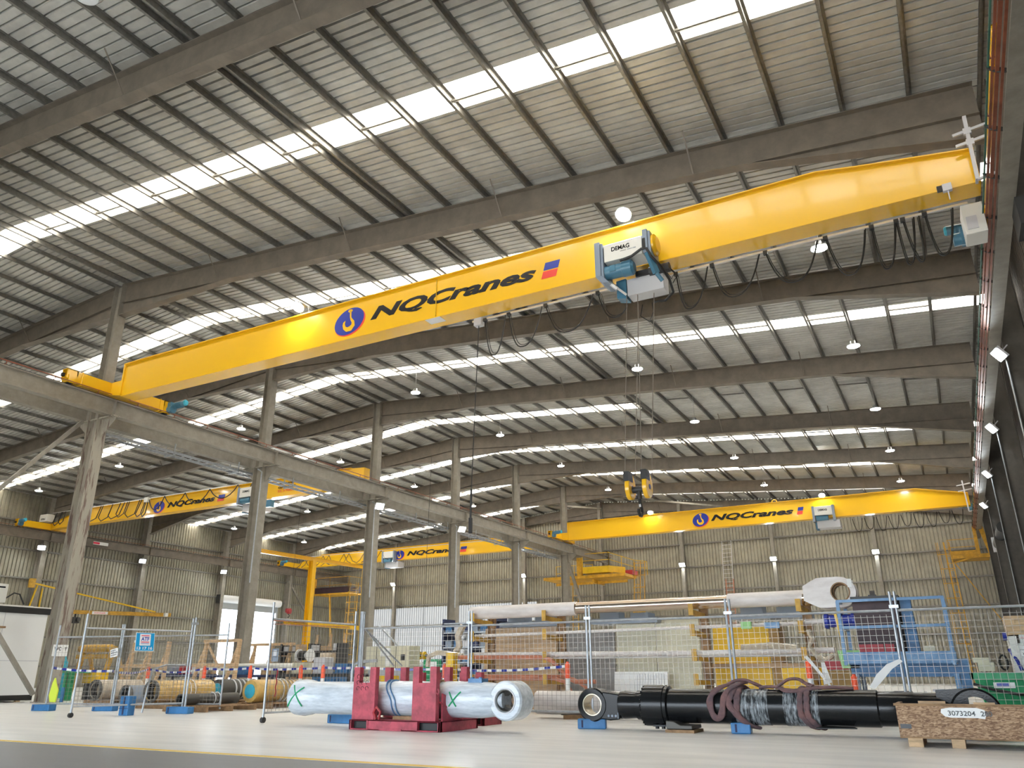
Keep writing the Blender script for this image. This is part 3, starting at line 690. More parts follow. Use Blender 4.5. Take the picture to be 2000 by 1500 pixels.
for j, (x, w1, dz) in enumerate([(-54.0,.5,.9),(-53.4,.35,.85),(-52.2,.7,.9),(-50.3,1.1,1.0),(-49.0,1.0,1.05),(-48.0,1.2,1.0),(-47.2,.7,.95),(-46.3,1.2,1.05),(-45.3,.7,1.1),(-44.7,.25,1.15),(-44.4,1.5,.8),(-42.9,1.9,.65),(-41.0,2.2,.75),(-38.8,2.4,.7),(-36.4,1.2,.5)]):
    pts = [(x, 32.44, 11.48), (x-.28, 32.42, 11.48-dz*.75), (x-.1+w1*.15, 32.42, 11.48-dz), (x+w1*.7, 32.42, 11.48-dz*.8), (x+w1, 32.44, 11.48)] if j < 10 else [(x+w1*k/8, 32.43, 11.48-dz*math.sin(PI*k/8)**.8 if 0 < k < 8 else 11.48) for k in range(9)]
    MB().tube(pts, .03, 5).build('festoon_cable', 'black', t)
cb = MB().box((-56.0+.6, 32.1, 10.9), (-54.5, 32.6, 11.4)).build('control_box', 'offwhite', t); text('box_lettering', 'DEMAG', 'letter', t, (-55.2, 32.09, 11.0), (1,0,0), (0,0,1), .5, .13)
MB().box((-44.7, 32.3, 11.25), (-44.35, 32.5, 11.55)).build('junction_box', 'offwhite', t)
smallhoist(-35.6, 33, 10.6, 1, 'hoist with white cover and teal motor on the nearer left-bay crane', letter=True)
o = MB().box((-33.9, 32.3, 9.85), (-33.45, 32.6, 10.25)).cyl((-34.5,32.3,10.0),(-33.9,32.3,10.0),.16,n=16).build('trolley_cover', 'demagblue', [x for x in bpy.data.objects if x.get('label','').startswith('hoist with white cover')][0])

t = thing('overhead_crane', 'yellow overhead crane at the far end of the left bay, partly behind the columns', 'crane', (-41, 57.3, 10.4), 'overhead cranes')
girder(t, -54.3, -28.0, 57.3, 10.33, 11.35, .55, [(-54.3, 10.75), (-51.6, 11.35), (-30.5, 11.4), (-28.0, 11.1)])
carriage(t, -27.25, 55.3, 59.3, 10.33, 1, -1); carriage(t, -55.1, 55.0, 59.6, 10.33, -1, 1)
MB().prism([(-28.0,57.05,10.4),(-27.1,57.05,10.4),(-27.1,57.05,10.9),(-28.0,57.05,11.1)], (0,.5,0)).build('saddle', 'yellow', t)
logo(t, 57.04, -42.6, -41.8, -36.45, -36.2, -35.6, 10.52, 10.98, 1.0, .78, zdrift=.0)
MB().box((-54.2, 56.7, 11.2), (-30, 56.74, 11.25)).build('festoon_track', 'alu', t)
for j, x in enumerate([-53.5,-52.9,-51.2,-50.5,-48.7,-48.1,-46.3,-45.7,-44.4]):
    MB().tube([(x, 56.7, 11.2), (x-.5, 56.7, 10.5), (x-.9, 56.7, 10.3)], .03, 4).tube([(x, 56.7, 11.2), (x+.45, 56.7, 10.5), (x+.85, 56.7, 10.35)], .03, 4).build('festoon_cable', 'black', t)
smallhoist(-43.6, 57.3, 10.45, 1, 'dark hoist with bunched cables on the far crane of the left bay', letter=False)

# busbars on the right runway
t = thing('busbar_set', 'bundle of red-brown copper busbars running along the right runway beam', 'busbar', (1.85, 30, 9.9))
for k, (x, z, mt, r) in enumerate(((1.925, 9.86, 'greenbar', .014), (1.975, 9.80, 'copper', .020), (2.03, 9.76, 'copper', .028), (2.095, 9.70, 'copper', .020))):
    MB().box((x-r, Y0+.4, z-r), (x+r, YE-3, z+r)).build('busbar', mt, t)
y = 1.0
while y < 62: MB().prism([(1.90,y,9.90),(1.90,y,9.85),(2.0,y,9.74),(2.14,y,9.68),(2.20,y,9.68),(2.20,y,9.72),(2.1,y,9.78)], (0,.03,0)).build('busbar_hanger', 'darksteel', t); y += 1.62

# ================================================================== LAMPS
hb0 = thing('high_bay_lamp', 'x', 'lamp', (0,0,0), 'high bay lamps')
MB().cyl((0,0,.22),(0,0,1.51),.008,n=6).cyl((0,0,1.46),(0,0,1.50),.04,n=10).build('hanger_rod', 'alu', hb0)
MB().lathe((0,0,0),(0,0,1),[(0.0,.235),(.03,.235),(.06,.13),(.10,.10),(.20,.09),(.22,.03)],28).build('housing', 'alu', hb0, smooth=True)
MB().cyl((0,0,-.012),(0,0,-.002),.205,n=28).build('lens', 'lamp', hb0)
first = True
def placelamp(x, y, z, label):
    global first
    if first: hb0.location = (x, y, z); hb0['label'] = label; first = False
    else: copytree(hb0, (x, y, z), label)
rows = ['nearest row', 'second row', 'third row', 'fourth row', 'fifth row']
for j, Y in enumerate((20.7, 28.6, 36.8, 44.8, 52.9)):
    for X, nm in ((-1.6, 'along the right edge of the right bay'), (-9.75, 'down the middle of the right bay'), (-20.85, 'near the middle columns in the right bay'), (-32.5, 'near the middle columns in the left bay'), (-42.5, 'down the middle of the left bay'), (-50.25, 'along the left wall')):
        if X < -30 and j == 0: continue
        placelamp(X, Y if X > -30 else Y+.1, zr(X)-1.27, 'round white high bay lamp hanging %s, %s' % (nm, rows[j]))
# unlit glass lamp near the camera, top left
g = thing('glass_high_bay_lamp', 'unlit high bay lamp with clear glass dome at the very top left', 'lamp', (-12.33, 6.0, 12.75))
MB().lathe((-12.33,6.0,12.72),(0,0,1),[(0,.10),(.04,.22),(.16,.30),(.30,.30),(.33,.28)],32).build('glass_dome', 'glass', g, smooth=True)
MB().lathe((-12.33,6.0,13.05),(0,0,1),[(0,.28),(.12,.16),(.35,.12),(.38,.04)],28).build('housing', 'alu', g, smooth=True)
MB().cyl((-12.33,6,13.4),(-12.33,6,14.0),.01,n=6).build('hanger_rod', 'alu', g)

def flood(x, y, z, d, label):
    """square LED floodlight facing direction d, bracket behind"""
    t = thing('flood_light', label, 'lamp', (x, y, z), 'flood lights on the columns')
    d = V(d).normalized(); sx = d.cross(V((0,0,1))).normalized(); uz = sx.cross(d)
    c = V((x,y,z)); b = MB()
    def slab(cc, hw, hh, t0, t1):
        P = [cc+sx*a*hw+uz*e*hh for a, e in ((-1,-1),(1,-1),(1,1),(-1,1))]
        return [p+d*t0 for p in P], d*(t1-t0)
    P, e = slab(c, .25, .19, -.06, .0); b.prism(P, e)
    b.bar(c-d*.06, c-d*.35+V((0,0,.05)), .06, .03); b.build('housing', 'boxgrey', t)
    P, e = slab(c, .21, .15, .002, .008); MB().prism(P, e).build('lens', 'flood', t)
    return t
for i, Y in enumerate((24.3, 32.4, 40.5, 48.6)):
    flood(2.28, Y, 9.15, (-.75, -.25, -.65), 'square floodlight on the right wall columns, %s from the front' % ordn[i])
for i, Y in enumerate((32.5, 40.6, 48.7)):
    flood(-55.15, Y, 9.15, (.6, -.35, -.65), 'square floodlight on the shutter wall columns, %s from the left' % ordn[i])
for i, (X, Y) in enumerate(((-25.55, 32.3), (-25.55, 40.4))):
    flood(X, Y, 9.05, (.75, -.35, -.55), 'bright floodlight on the middle column row, %s' % ('left of the two', 'right of the two')[i])
for i, X in enumerate((-48.8, -41.45, -34.1, -19.2, -11.85, -4.45)):
    flood(X, YE-.95, 9.15, (0, -.75, -.65), 'square floodlight on the end wall posts, %s from the left' % ordn[i])

# ================================================================== right wall things
o = thing('roller_door', 'closed grey roller door low on the dark right wall', 'roller door', (3.1, 50, 0))
mb = MB()
for k in range(46): mb.box((2.98, 46.4, .05+k*.155), (3.03, 52.6, .05+k*.155+.14))
mb.build('curtain', 'doorgrey', o)
MB().box((2.9, 46.1, 0), (3.12, 46.35, 7.3)).build('guide', 'galv', o); MB().box((2.9, 52.65, 0), (3.12, 52.9, 7.3)).build('guide', 'galv', o)
MB().box((2.5, 52.6, 7.2), (3.1, 52.95, 8.0)).build('motor_plate', 'boxgrey', o)
MB().cyl((2.8, 46.2, 7.6),(2.8, 52.6, 7.6),.28,n=20).build('door_roll', 'darksteel', o, smooth=True)
t = thing('wall_conduit_set', 'thin pale conduits running down the right wall columns', 'conduit', (2.42, 24, 5), None)
for Y in (24.6, 32.7, 40.8): MB().cyl((2.44, Y-.2, 9.0),(2.44, Y-.2, .3),.02,n=6).build('conduit', 'galv', t)
o = MB().box((2.4, 16.3, 9.0), (2.95, 17.1, 9.6)).build('junction_housing', 'darksteel'); tag(o, 'brown box on the right column under the end of the big crane', 'box')

# ================================================================== left wall: shutter, jib, clock
o = thing('roller_shutter', 'white roller shutter rolled up over the bright open doorway', 'roller shutter', (-55.7, 52.8, 6.8))
MB().cyl((-55.75, 49.3, 7.0),(-55.75, 56.3, 7.0),.33,n=24).build('shutter_roll', 'white', o, smooth=True)
MB().box((-55.95, 49.6, 6.15),(-55.88, 56.0, 6.75)).build('curtain', 'doorgrey', o)
MB().box((-56.1, 49.3, 0),(-55.8, 49.6, 6.9)).build('guide', 'lightblue', o); MB().box((-56.1, 56.0, 0),(-55.8, 56.2, 6.9)).build('guide', 'galv', o)
MB().box((-55.9, 48.9, 6.6),(-55.5, 49.3, 7.3)).build('shutter_motor', 'darksteel', o)
# palm outside
pt = thing('palm_tree', 'small palm tree in the sunlight outside the shutter doorway', 'tree', (-74, 62.5, -.3))
MB().cyl((-74,62.5,-.3),(-74,62.6,3.2),.18,.13,n=10).build('trunk', 'pallet', pt, smooth=True)
mb = MB()
for i in range(14):
    a = i*2*PI/14; pr = None
    for k in range(6):
        r0_, r1_ = k*.32, (k+1)*.32; z = lambda r: 3.2+.9*r-.55*r*r
        p = (-74+math.cos(a)*r0_, 62.6+math.sin(a)*r0_, z(r0_)); q = (-74+math.cos(a)*r1_, 62.6+math.sin(a)*r1_, z(r1_))
        mb.bar(p, q, .28-.03*k, .02)
mb.build('fronds', 'leaf', pt)

t = thing('wall_jib_crane', 'yellow wall jib crane with sloping tie rod on the shutter wall', 'jib crane', (-55.2, 32.8, 5))
hinge = V((-55.25, 32.5, 4.95)); tip = V((-50.6, 40.3, 4.92)); d = (tip-hinge).normalized()
MB().ibeam(hinge, tip, .26, .16, .02, .012).build('boom', 'oldyellow', t)
MB().bar(V((-55.2,32.5,6.75)), hinge+d*8.0+V((0,0,.18)), .12, .10).build('tie_rod', 'yellow2', t)
MB().bar(hinge+V((0,0,.1)), V((-54.9,32.6,6.6)), .08, .08).bar(hinge+d*.6, hinge+d*.6+V((0,0,1.5)), .07,.07).build('strut', 'yellow2', t)
MB().cyl((-55.25,32.4,6.45),(-55.25,32.4,7.05),.22,n=14).cyl((-55.25,32.4,4.7),(-55.25,32.4,5.2),.2,n=14).build('pivot', 'oldyellow', t)
e = hinge+d*8.7
MB().box(e+V((-.1,-.12,-.13)), e+V((.15,.12,.13))).build('end_badge', 'paperwhite', t)
e = hinge+d*4.4+V((.12,-.08,-.02)); MB().bar(e-d*.5, e+d*.5, .02, .2).build('warning_label', 'paperwhite', t)
text('label_text', 'DANGER', 'orange', t, e-d*.35+V((.02,-.012,-.05)), d, (0,0,1), .7, .1)
hh = hinge+d*2.9
k = thing('chain_hoist', 'small black chain hoist hanging from the yellow wall jib', 'hoist', hh-V((0,0,.4)))
MB().box(hh+V((-.2,-.25,-.75)), hh+V((.2,.25,-.35))).cyl(hh+V((-.3,0,-.5)),hh+V((.3,.1,-.5)),.15).build('body', 'darksteel', k)
MB().cyl(hh-V((0,0,.7)), hh-V((0,0,3.2)), .02, n=5).build('chain', 'darksteel', k)
MB().bar(hh-V((0,0,.4)), hh-V((0,0,.1)), .1, .06).build('trolley', 'darksteel', k)
def wallY(px_y): pass
o = MB().cyl((-55.95, 41.6, 3.1),(-55.88, 41.6, 3.1),.22,n=24).build('wall_clock', 'paperwhite'); tag(o, 'round white wall clock on the ribbed shutter wall', 'clock')
o = MB().cyl((-52.2, 35.3, 9.1),(-52.6, 34.9, 1.6),.012,n=5).build('hanging_rope', 'offwhite'); tag(o, 'thin pale rope hanging left of the yellow jib boom', 'rope')
# sign on the left runway beam
o = MB().box((-54.93, 36.1, 9.86),(-54.90, 37.3, 10.08)).build('beam_sign', 'paperwhite'); tag(o, 'small red and white sign on the dark left runway beam', 'sign')
MB().box((-54.90, 36.1, 9.9),(-54.89, 36.6, 10.04)).build('sign_patch', 'signred', o)

# ---- yellow portal jib
t = thing('portal_gantry', 'bright yellow free-standing steel portal frame behind the fence', 'portal frame', (-33.15, 35.8, 0))
MB().ibeam((-33.15,35.8,0),(-33.15,35.85,7.2),.34,.30,.03,.02,(1,0,0)).build('post', 'yellow', t)
MB().ibeam((-33.15,31.2,7.22),(-33.15,40.8,7.3),.22,.16,.02,.012).build('top_beam', 'yellow', t)
MB().box((-33.25,40.6,0),(-33.05,40.85,7.3)).build('post', 'yellow2', t)
MB().ibeam((-33.15,33.9,3.6),(-33.15,40.7,3.52),.26,.16,.02,.012).build('lower_beam', 'yellow2', t)
MB().box((-33.05,34.0,3.55),(-33.04,35.6,3.66)).build('beam_label', 'oldyellow', t)
text('beam_text', 'SAFE WORKING LOAD', 'letter', t, (-33.035,34.15,3.565), (0,1,0), (0,0,1), 1.35, .08)
MB().box((-33.5,35.4,0),(-32.8,36.2,.03)).build('base_plate', 'yellow2', t)
o = thing('crane_hook', 'pinkish hook block hanging in the bright doorway', 'hook', (-30.6,31.6,3.9))
MB().cyl((-30.68,31.6,3.92),(-30.52,31.65,3.92),.14,n=18).box((-30.75,31.5,3.85),(-30.6,31.7,4.05)).build('sheave', 'redpaint', o, smooth=True)
MB().tube([(-30.6+.07*math.cos(a),31.6,3.68+.08*math.sin(a)) for a in [2.2-i*.5 for i in range(10)]],.02,6).build('hook', 'darksteel', o)
MB().cyl((-30.6,31.6,4.0),(-30.4,31.6,9.9),.008,n=5).build('rope', 'darksteel', o)
o = MB().bar((-31.2,31.2,3.44),(-30.2,36.0,3.5),.05,.05).bar((-31.2,31.2,3.27),(-30.2,36.0,3.3),.05,.04).build('lifting_beam', 'orangepipe'); tag(o, 'thin rust-coloured spreader bars crossing the bright doorway', 'spreader bar')

# ================================================================== access platforms and ladders
def ladder(parent, p, q, sx, mt, rung=.3, cage=False, w_=.45, cdir=(0,-1,0)):
    p = V(p); q = V(q); s = V(sx).normalized()*w_/2; b = MB().bar(p-s, q-s, .06, .03).bar(p+s, q+s, .06, .03)
    L = (q-p).length; n = int(L/rung)
    for i in range(1, n): c = p+(q-p)*i/n; b.bar(c-s, c+s, .035, .035)
    b.build('ladder', mt, parent)
    if cage:
        c = MB(); cd_ = V(cdir)
        zz = 2.4
        while zz < L:
            o_ = p+(q-p)*zz/L
            c.tube([o_ - s*1.4*math.cos(a) + cd_*.65*math.sin(a) for a in [i*PI/8 for i in range(9)]], .025, 4); zz += .95
        for a in (.6, PI/2, PI-.6): c.bar(p+(q-p)*2.4/L - s*1.4*math.cos(a)+cd_*.65*math.sin(a), q - s*1.4*math.cos(a)+cd_*.65*math.sin(a), .03, .02)
        c.build('safety_cage', mt, parent)
def railing(mb, pts, h=1.05):
    for i in range(len(pts)-1):
        a, b = V(pts[i]), V(pts[i+1])
        for z in (h, h*.5): mb.bar(a+V((0,0,z)), b+V((0,0,z)), .04, .04)
        n = max(1, int((b-a).length/1.3))
        for k in range(n+1): c = a+(b-a)*k/n; mb.bar(c, c+V((0,0,h)), .04, .04)
t = thing('access_platform', 'yellow access platform with ladder in the far left corner, seen behind the yellow portal', 'platform', (-53.5, 61, 8))
MB().box((-55.3,60.4,8.05),(-50.9,62.4,8.2)).build('deck', 'orange_y', t)
MB().box((-55.3,60.35,8.2),(-51.0,60.4,8.75)).box((-51.0,60.4,8.2),(-50.95,62.4,8.75)).build('kick_plate', 'maroon', t)
mb = MB(); railing(mb, [(-55.3,60.4,8.2),(-53.4,60.4,8.2),(-51,60.4,8.2),(-51,62.4,8.2)], 1.5); mb.build('handrail', 'orange_y', t)
MB().bar((-53.4,60.5,8.1),(-53.2,60.9,3.5),.12,.12).box((-55.5,60.2,8.0),(-55.2,60.5,9.9)).build('support', 'orange_y', t)
ladder(t, (-50.9,60.9,.1),(-50.7,60.9,9.1),(1,0,0),'orange_y', .6, True, .9)
t = thing('access_platform', 'orange-yellow access platform under the end of the middle runway, with handrails', 'platform', (-25, 60.5, 8.2))
MB().box((-29.6,59.6,8.0),(-22.4,62.2,8.22)).build('deck', 'orange_y', t)
MB().box((-25.95,59.4,8.35),(-23.7,60.4,8.85)).prism([(-23.7,59.4,8.35),(-23.7,59.4,8.85),(-22.9,61,8.85),(-22.9,61,8.35)],(0,.05,0)).build('deck_box', 'yellow2', t)
MB().box((-22.9,61,8.25),(-22.3,62.4,8.6)).box((-29.7,62.2,8.2),(-22.4,62.3,8.45)).build('kick_plate', 'redpaint', t)
mb = MB(); railing(mb, [(-26,59.5,8.8),(-23.7,59.5,8.8),(-22.5,62,8.4),(-21.9,63.5,8.4)], 1.1); railing(mb, [(-29.6,62.1,8.2),(-26.2,62.1,8.2)], 1.2); mb.build('handrail', 'yellow2', t)
MB().box((-26.55,59.6,8.2),(-26.15,59.95,9.65)).bar((-25.2,59.7,7.75),(-25.2,62,7.75),.15,.3).bar((-28.9,60.6,7.7),(-22.6,60.6,7.7),.12,.2).build('support', 'orange_y', t)
ladder(t, (-22.6,61.5,.1),(-22.0,61.5,9.3),(1,0,0),'orange_y', .6, True, .5, (1,-.2,0))
ladder(t, (-28.2,62.5,.1),(-28.0,62.5,8.2),(1,0,0),'orange_y', .6, False, .5)
t = thing('access_platform', 'dark yellow access platform and caged ladder in the far right corner', 'platform', (1.2, 61, 8))
MB().box((.35,60.6,7.85),(2.6,62.6,8.1)).box((.35,60.55,8.1),(1.9,60.65,8.35)).build('deck', 'orange_y', t)
MB().box((1.9,60.5,8.0),(2.1,60.8,9.9)).bar((2.35,60.6,10.0),(2.75,60.6,7.9),.28,.12).bar((.5,60.6,7.6),(1.9,60.6,7.95),.08,.1).build('support', 'orange_y', t)
mb = MB(); railing(mb, [(.3,60.6,8.1),(1.9,60.6,8.1)], 1.0); mb.build('handrail', 'orange_y', t)
ladder(t, (.45,60.7,.1),(-.02+.25,60.7,9.0),(1,0,0),'orange_y', .45, True, .3, (-1,-.1,0))
MB().bar((.5,60.5,7.6),(3.0,60.9,3.0),.05,.05).build('tie_rod', 'orange_y', t)
t = thing('extension_ladder', 'tall red and silver extension ladder leaning against the end wall', 'ladder', (-15.5, 64.4, 0))
ladder(t, (-15.6,63.6,.02),(-15.5,64.95,10.9),(1,0,0),'alu', .33, False, .75)
ladder(t, (-15.5,63.5,.02),(-15.42,64.5,7.8),(1,0,0),'orangepipe', .33, False, .6)
# cable tray along the left middle beam
t = thing('cable_tray', 'silver ladder-type cable tray slung under the middle runway beams', 'cable tray', (-27.0, 40, 9.3))
mb = MB(); z0 = 9.30
for xx in (-26.95, -27.45): mb.box((xx-.02, 17.1, z0), (xx+.02, 57, z0+.10))
y = 17.3
while y < 57: mb.box((-27.45, y-.02, z0+.02), (-26.95, y+.02, z0+.05)); y += .42
mb.build('tray', 'galv', t)
y = 20.5
while y < 57: MB().bar((-26.92,y,z0-.08),(-26.92,y,z0+.42),.05,.03).bar((-27.48,y,z0-.08),(-27.48,y,z0+.42),.05,.03).bar((-27.5,y,z0-.06),(-26.9,y,z0-.06),.04,.04).build('hanger', 'galv', t); y += 3.4
MB().tube([(-27.2,17.5+i*1.3,z0+.09+.02*math.sin(i*1.7)) for i in range(31)],.03,5).build('cables', 'black', t)
for i, Y in enumerate(frames[3:7]):
    o = MB().tube([(-26.0,Y-.7,9.35),(-26.1,Y-.35,9.3),(-26.2,Y-.26,9.1),(-26.2,Y-.26,4.5)],.03,6).build('conduit', 'galv'); tag(o, 'grey conduit bending down middle column, %s' % fn[i+3], 'conduit', 'conduits on the middle columns')

# ================================================================== FENCES
def fence(p, q, label, zt_=1.765, zb=.16, post=2.06, foot=True, mesh=True, group='mesh fence panels', post0=None, step=.093):
    p = V((p[0],p[1],0)); q = V((q[0],q[1],0)); L = (q-p).length; d = (q-p)/L
    t = thing('temporary_fence', label, 'fence', p, group); Z = lambda z: V((0,0,z))
    MB().cyl(p+Z(.05), p+Z(post if post0 is None else post0), .022, n=10).build('post', 'galv', t, smooth=True)
    MB().cyl(q+Z(.05), q+Z(post), .022, n=10).build('post', 'galv', t, smooth=True)
    MB().cyl(p+Z(zt_), q+Z(zt_), .020, n=10).build('top_rail', 'galv', t, smooth=True)
    MB().cyl(p+Z(zb), q+Z(zb), .020, n=10).build('bottom_rail', 'galv', t, smooth=True)
    if mesh:
        mb = MB(); n = int(L/step); r = .0025
        for i in range(1, n): c = p+d*(L*i/n); mb.bar(c+Z(zb), c+Z(zt_-.06), 2*r, 2*r)
        k = int((zt_-zb)/step)
        for i in range(1, k): z = zb+(zt_-zb)*i/k; mb.bar(p+Z(z), q+Z(z), 2*r, 2*r)
        mb.build('wire_mesh', 'wire', t)
    return t
def foot(c, ang, label, l=.62, up_=False):
    c = V((c[0], c[1], 0)); ca, sa = math.cos(ang), math.sin(ang); dx = V((ca,sa,0)); dy = V((-sa,ca,0)); 
    t = thing('ballast_block', label, 'ballast block', c, 'blue plastic fence feet')
    def blk(mb, a0, a1, b0, b1, z0, z1):
        P = [c+dx*a+dy*b+V((0,0,z0)) for a, b in ((a0,b0),(a1,b0),(a1,b1),(a0,b1))]; mb.prism(P, (0,0,z1-z0))
    if up_:
        mb = MB(); blk(mb, -.13, .13, -.1, .1, 0, .40); mb.build('block', 'blueplastic', t, bevel=.015)
        mb = MB(); blk(mb, -.02, .02, -.11, -.10, .02, .38); blk(mb, -.14,.14,-.105,-.10,.14,.15); mb.build('recess', 'navy', t)
        MB().cyl(c+V((0,0,.4)), c+V((0,0,.6)), .02, n=8).build('stub', 'galv', t)
    else:
        mb = MB(); blk(mb, -l/2, l/2, -.11, .11, 0, .15); mb.build('block', 'blueplastic', t, bevel=.015)
        mb = MB(); blk(mb, -l/2+.06, -l/2+.09, -.112, -.11, .02, .13); mb.build('recess', 'navy', t)
fence((-20.6,13.05), (-18.9,13.65), 'mesh fence panel at the far left beside the scraped column')
fence((-18.85,13.67), (-16.1,14.6), 'mesh fence panel behind the blue sign')
g1 = fence((-16.67,11.14), (-16.0,13.4), 'mesh gate on a castor carrying the blue ATF sign', 1.80, .22, 2.10, group='mesh gates', post0=2.10)
MB().cyl((-16.70,11.14,.05),(-16.64,11.14,.05),.05,n=16).build('castor', 'darksteel', g1, smooth=True)
MB().cyl((-15.93,13.42,.05),(-15.93,13.42,2.12),.022,n=10).box((-15.98,13.33,1.95),(-15.88,13.47,2.0)).build('post', 'galv', g1)
g2 = fence((-11.55,11.52), (-11.48,13.9), 'open mesh gate panel on a castor in front of the doorway', 1.84, .17, 2.12, group='mesh gates', post0=2.15)
MB().cyl((-11.58,11.52,.05),(-11.52,11.52,.05),.05,n=16).build('castor', 'darksteel', g2, smooth=True)
MB().tube([(-11.5,11.7,.75+.0*i)+V((0,0,0)) if False else V((-11.5,11.72+.01*math.sin(i),.92-.028*i)) for i in range(18)],.012,5).build('chain', 'redpaint', g2)
xs = [-11.40, -8.86, -6.22, -3.53, -.86, 1.9]
pn = ['left end of the long fence, above the white cylinder', 'second from the left in the long fence, in front of the plywood', 'middle of the long fence, in front of the cream panels', 'in front of the yellow panels', 'right end of the long fence, in front of the green skip']
for i in range(5):
    fp = fence((xs[i]+.035, 14.4 if i else 14.05), (xs[i+1]-.035, 14.4), 'mesh panel '+pn[i])
    if i: 
        MB().box((xs[i]-.07,14.36,1.80),(xs[i]+.07,14.44,1.85)).build('clamp', 'galv', fp)
o = MB().box((-11.44,14.0,.05),(-11.36,14.08,2.12)).bar((-11.35,14.1,1.75),(-11.0,15.0,1.0),.03,.03).bar((-11.35,14.1,1.75),(-11.15,14.9,1.0),.03,.03).build('fence_brace', 'galv'); tag(o, 'dark square fence post with two back braces beside the red cradle', 'fence brace')
foot((-16.0,13.35), .15, 'blue plastic fence foot under the gate with the blue sign'); foot((-16.45,12.3), .1, 'upright blue plastic fence foot leaning by the gate', up_=True)
foot((-18.95,13.55), .2, 'blue plastic fence foot, second from the left'); foot((-20.55,12.98), .1, 'blue plastic fence foot at the base of the scraped column')
foot((-10.05,12.1), .0, 'blue steel block on the floor under the left part of the white cylinder', l=.75)
# guard rail pipe beside gate
o = MB().tube([(-16.2,12.5,.05),(-16.25,12.6,.6),(-16.3,12.7,.95),(-16.2,12.95,1.05),(-16.0,13.35,1.05)],.02,8).build('bent_pipe', 'galv', None, smooth=True); tag(o, 'bent grey pipe handle on the gate with the blue sign', 'pipe')
o = MB().tube([(-12.4,15.0,.05),(-12.4,15.0,.9),(-12.33,15.0,1.05),(-12.2,15.0,1.10),(-11.7,15.0,1.12)],.035,8).build('bent_pipe', 'galv', None, smooth=True); tag(o, 'bent grey guard rail beside the red cradle', 'pipe')

# signs on the gate
sd_ = V((.285,.958,0)).normalized(); so_ = V((-16.33,12.17,1.34)) + V((.035,-.02,0))
t = thing('gate_sign', 'blue ATF sign with phone number 13 17 16 on the mesh gate', 'sign', so_)
def quad(o0, du, dv, w_, h_, th, name, m, par):
    du = V(du).normalized(); dv = V(dv).normalized(); n = du.cross(dv)
    P = [o0, o0+du*w_, o0+du*w_+dv*h_, o0+dv*h_]; return MB().prism(P, n*th).build(name, m, par)
sv = V((-.10,0,1)).normalized(); nn = sd_.cross(sv)
quad(so_, sd_, sv, .42, .40, .006, 'plate_border', 'white', t)
quad(so_+sd_*.01+sv*.01+nn*.006, sd_, sv, .40, .38, .002, 'plate', 'signblue', t)
quad(so_+sd_*.09+sv*.12+nn*.008, sd_, sv, .24, .25, .002, 'logo_field', 'white', t)
quad(so_+sd_*.12+sv*.325+nn*.010, sd_, sv, .18, .018, .001, 'logo_bar', 'signred', t); quad(so_+sd_*.12+sv*.185+nn*.010, sd_, sv, .18, .018, .001, 'logo_bar', 'signred', t)
quad(so_+sd_*.12+sv*.155+nn*.010, sd_, sv, .18, .012, .001, 'logo_bar', 'logoblue', t)
text('logo_letters', 'ATF', 'logoblue', t, so_+sd_*.12+sv*.22+nn*.011, sd_, sv, .18, .085, bold=.03, depth=.001)
text('phone_number', '13 17 16', 'white', t, so_+sd_*.04+sv*.03+nn*.010, sd_, sv, .34, .065, bold=.03, depth=.001)
t = thing('notice_board', 'small white notice with three printed lines on the back fence post', 'sign', (-19,13.5,1.3))
o0 = V((-19.0,13.5,1.24)); du = V((.95,.25,.22))
quad(o0, du, (-.2,0,1), .22, .20, .004, 'plate', 'paperwhite', t)
du = du.normalized(); dv = V((-.2,0,1)).normalized(); n2 = du.cross(dv)
for k, (s_, wd) in enumerate((('RECEIVING &', .14), ('DISPATCH GOODS', .18), ('ENTRANCE', .16))):
    text('notice_line', s_, 'letter', t, o0+du*.02+dv*(.145-.055*k)+n2*.005, du, dv, wd, .03, bold=.01, depth=.001)
t = thing('paper_sign', 'white paper sign with large letters on the scraped column', 'sign', (-26.2,16.7,1.6))
MB().box((-26.20,16.48,1.42),(-26.19,17.0,1.78)).build('paper', 'paperwhite', t)
text('sign_letters', 'WC   Y', 'letter', t, (-26.18,16.52,1.60), (0,1,0), (0,0,1), .44, .11, bold=.01, depth=.001)
t = thing('gate_sign', 'small faded ATF sign on the back fence in front of the bright doorway', 'sign', (-14,14.6,1.3))
quad(V((-14.95,15.0,1.13)), (1,0,0), (0,0,1), .22, .30, .005, 'plate', 'hoistgrey', t); quad(V((-14.91,14.99,1.26)), (1,0,0), (0,0,1), .14, .13, .003, 'logo_field', 'boxgrey', t)

# barrier tape and posts
def bollard(x, y, label, h=1.05, z0=0):
    t = thing('barrier_post', label, 'barrier post', (x,y,z0), 'orange topped barrier posts')
    MB().cyl((x,y,z0+.04),(x,y,z0+h-.32),.05,n=14).build('tube', 'white', t, smooth=True)
    MB().cyl((x,y,z0+h-.32),(x,y,z0+h-.02),.055,n=14).cyl((x,y,z0+h-.02),(x,y,z0+h+.02),.03,n=10).build('top', 'orange', t, smooth=True)
    MB().cyl((x,y,z0),(x,y,z0+.05),.17,n=16).build('base', 'black', t, smooth=True)
bl = [(-22.0,17.0,'behind the blue sign'),(-19.55,17.0,'left of the second middle column'),(-17.7,17.0,'right of the second middle column'),(-15.82,17.0,'at the foot of the yellow portal post'),(-15.08,17.05,'above the left end of the white cylinder'),(-13.8,17.0,'left of the red cradle'),(-11.45,17.4,'seen between the red cradle posts'),(-7.6,16.4,'just right of the red cradle'),(-2.52,15.9,'with white tape, in front of the yellow panels'),(-1.80,16.1,'low and orange under the blue cage')]
for x, y, s in bl: bollard(x, y, 'orange topped white barrier post '+s, h=1.05 if y != 16.1 else .78)
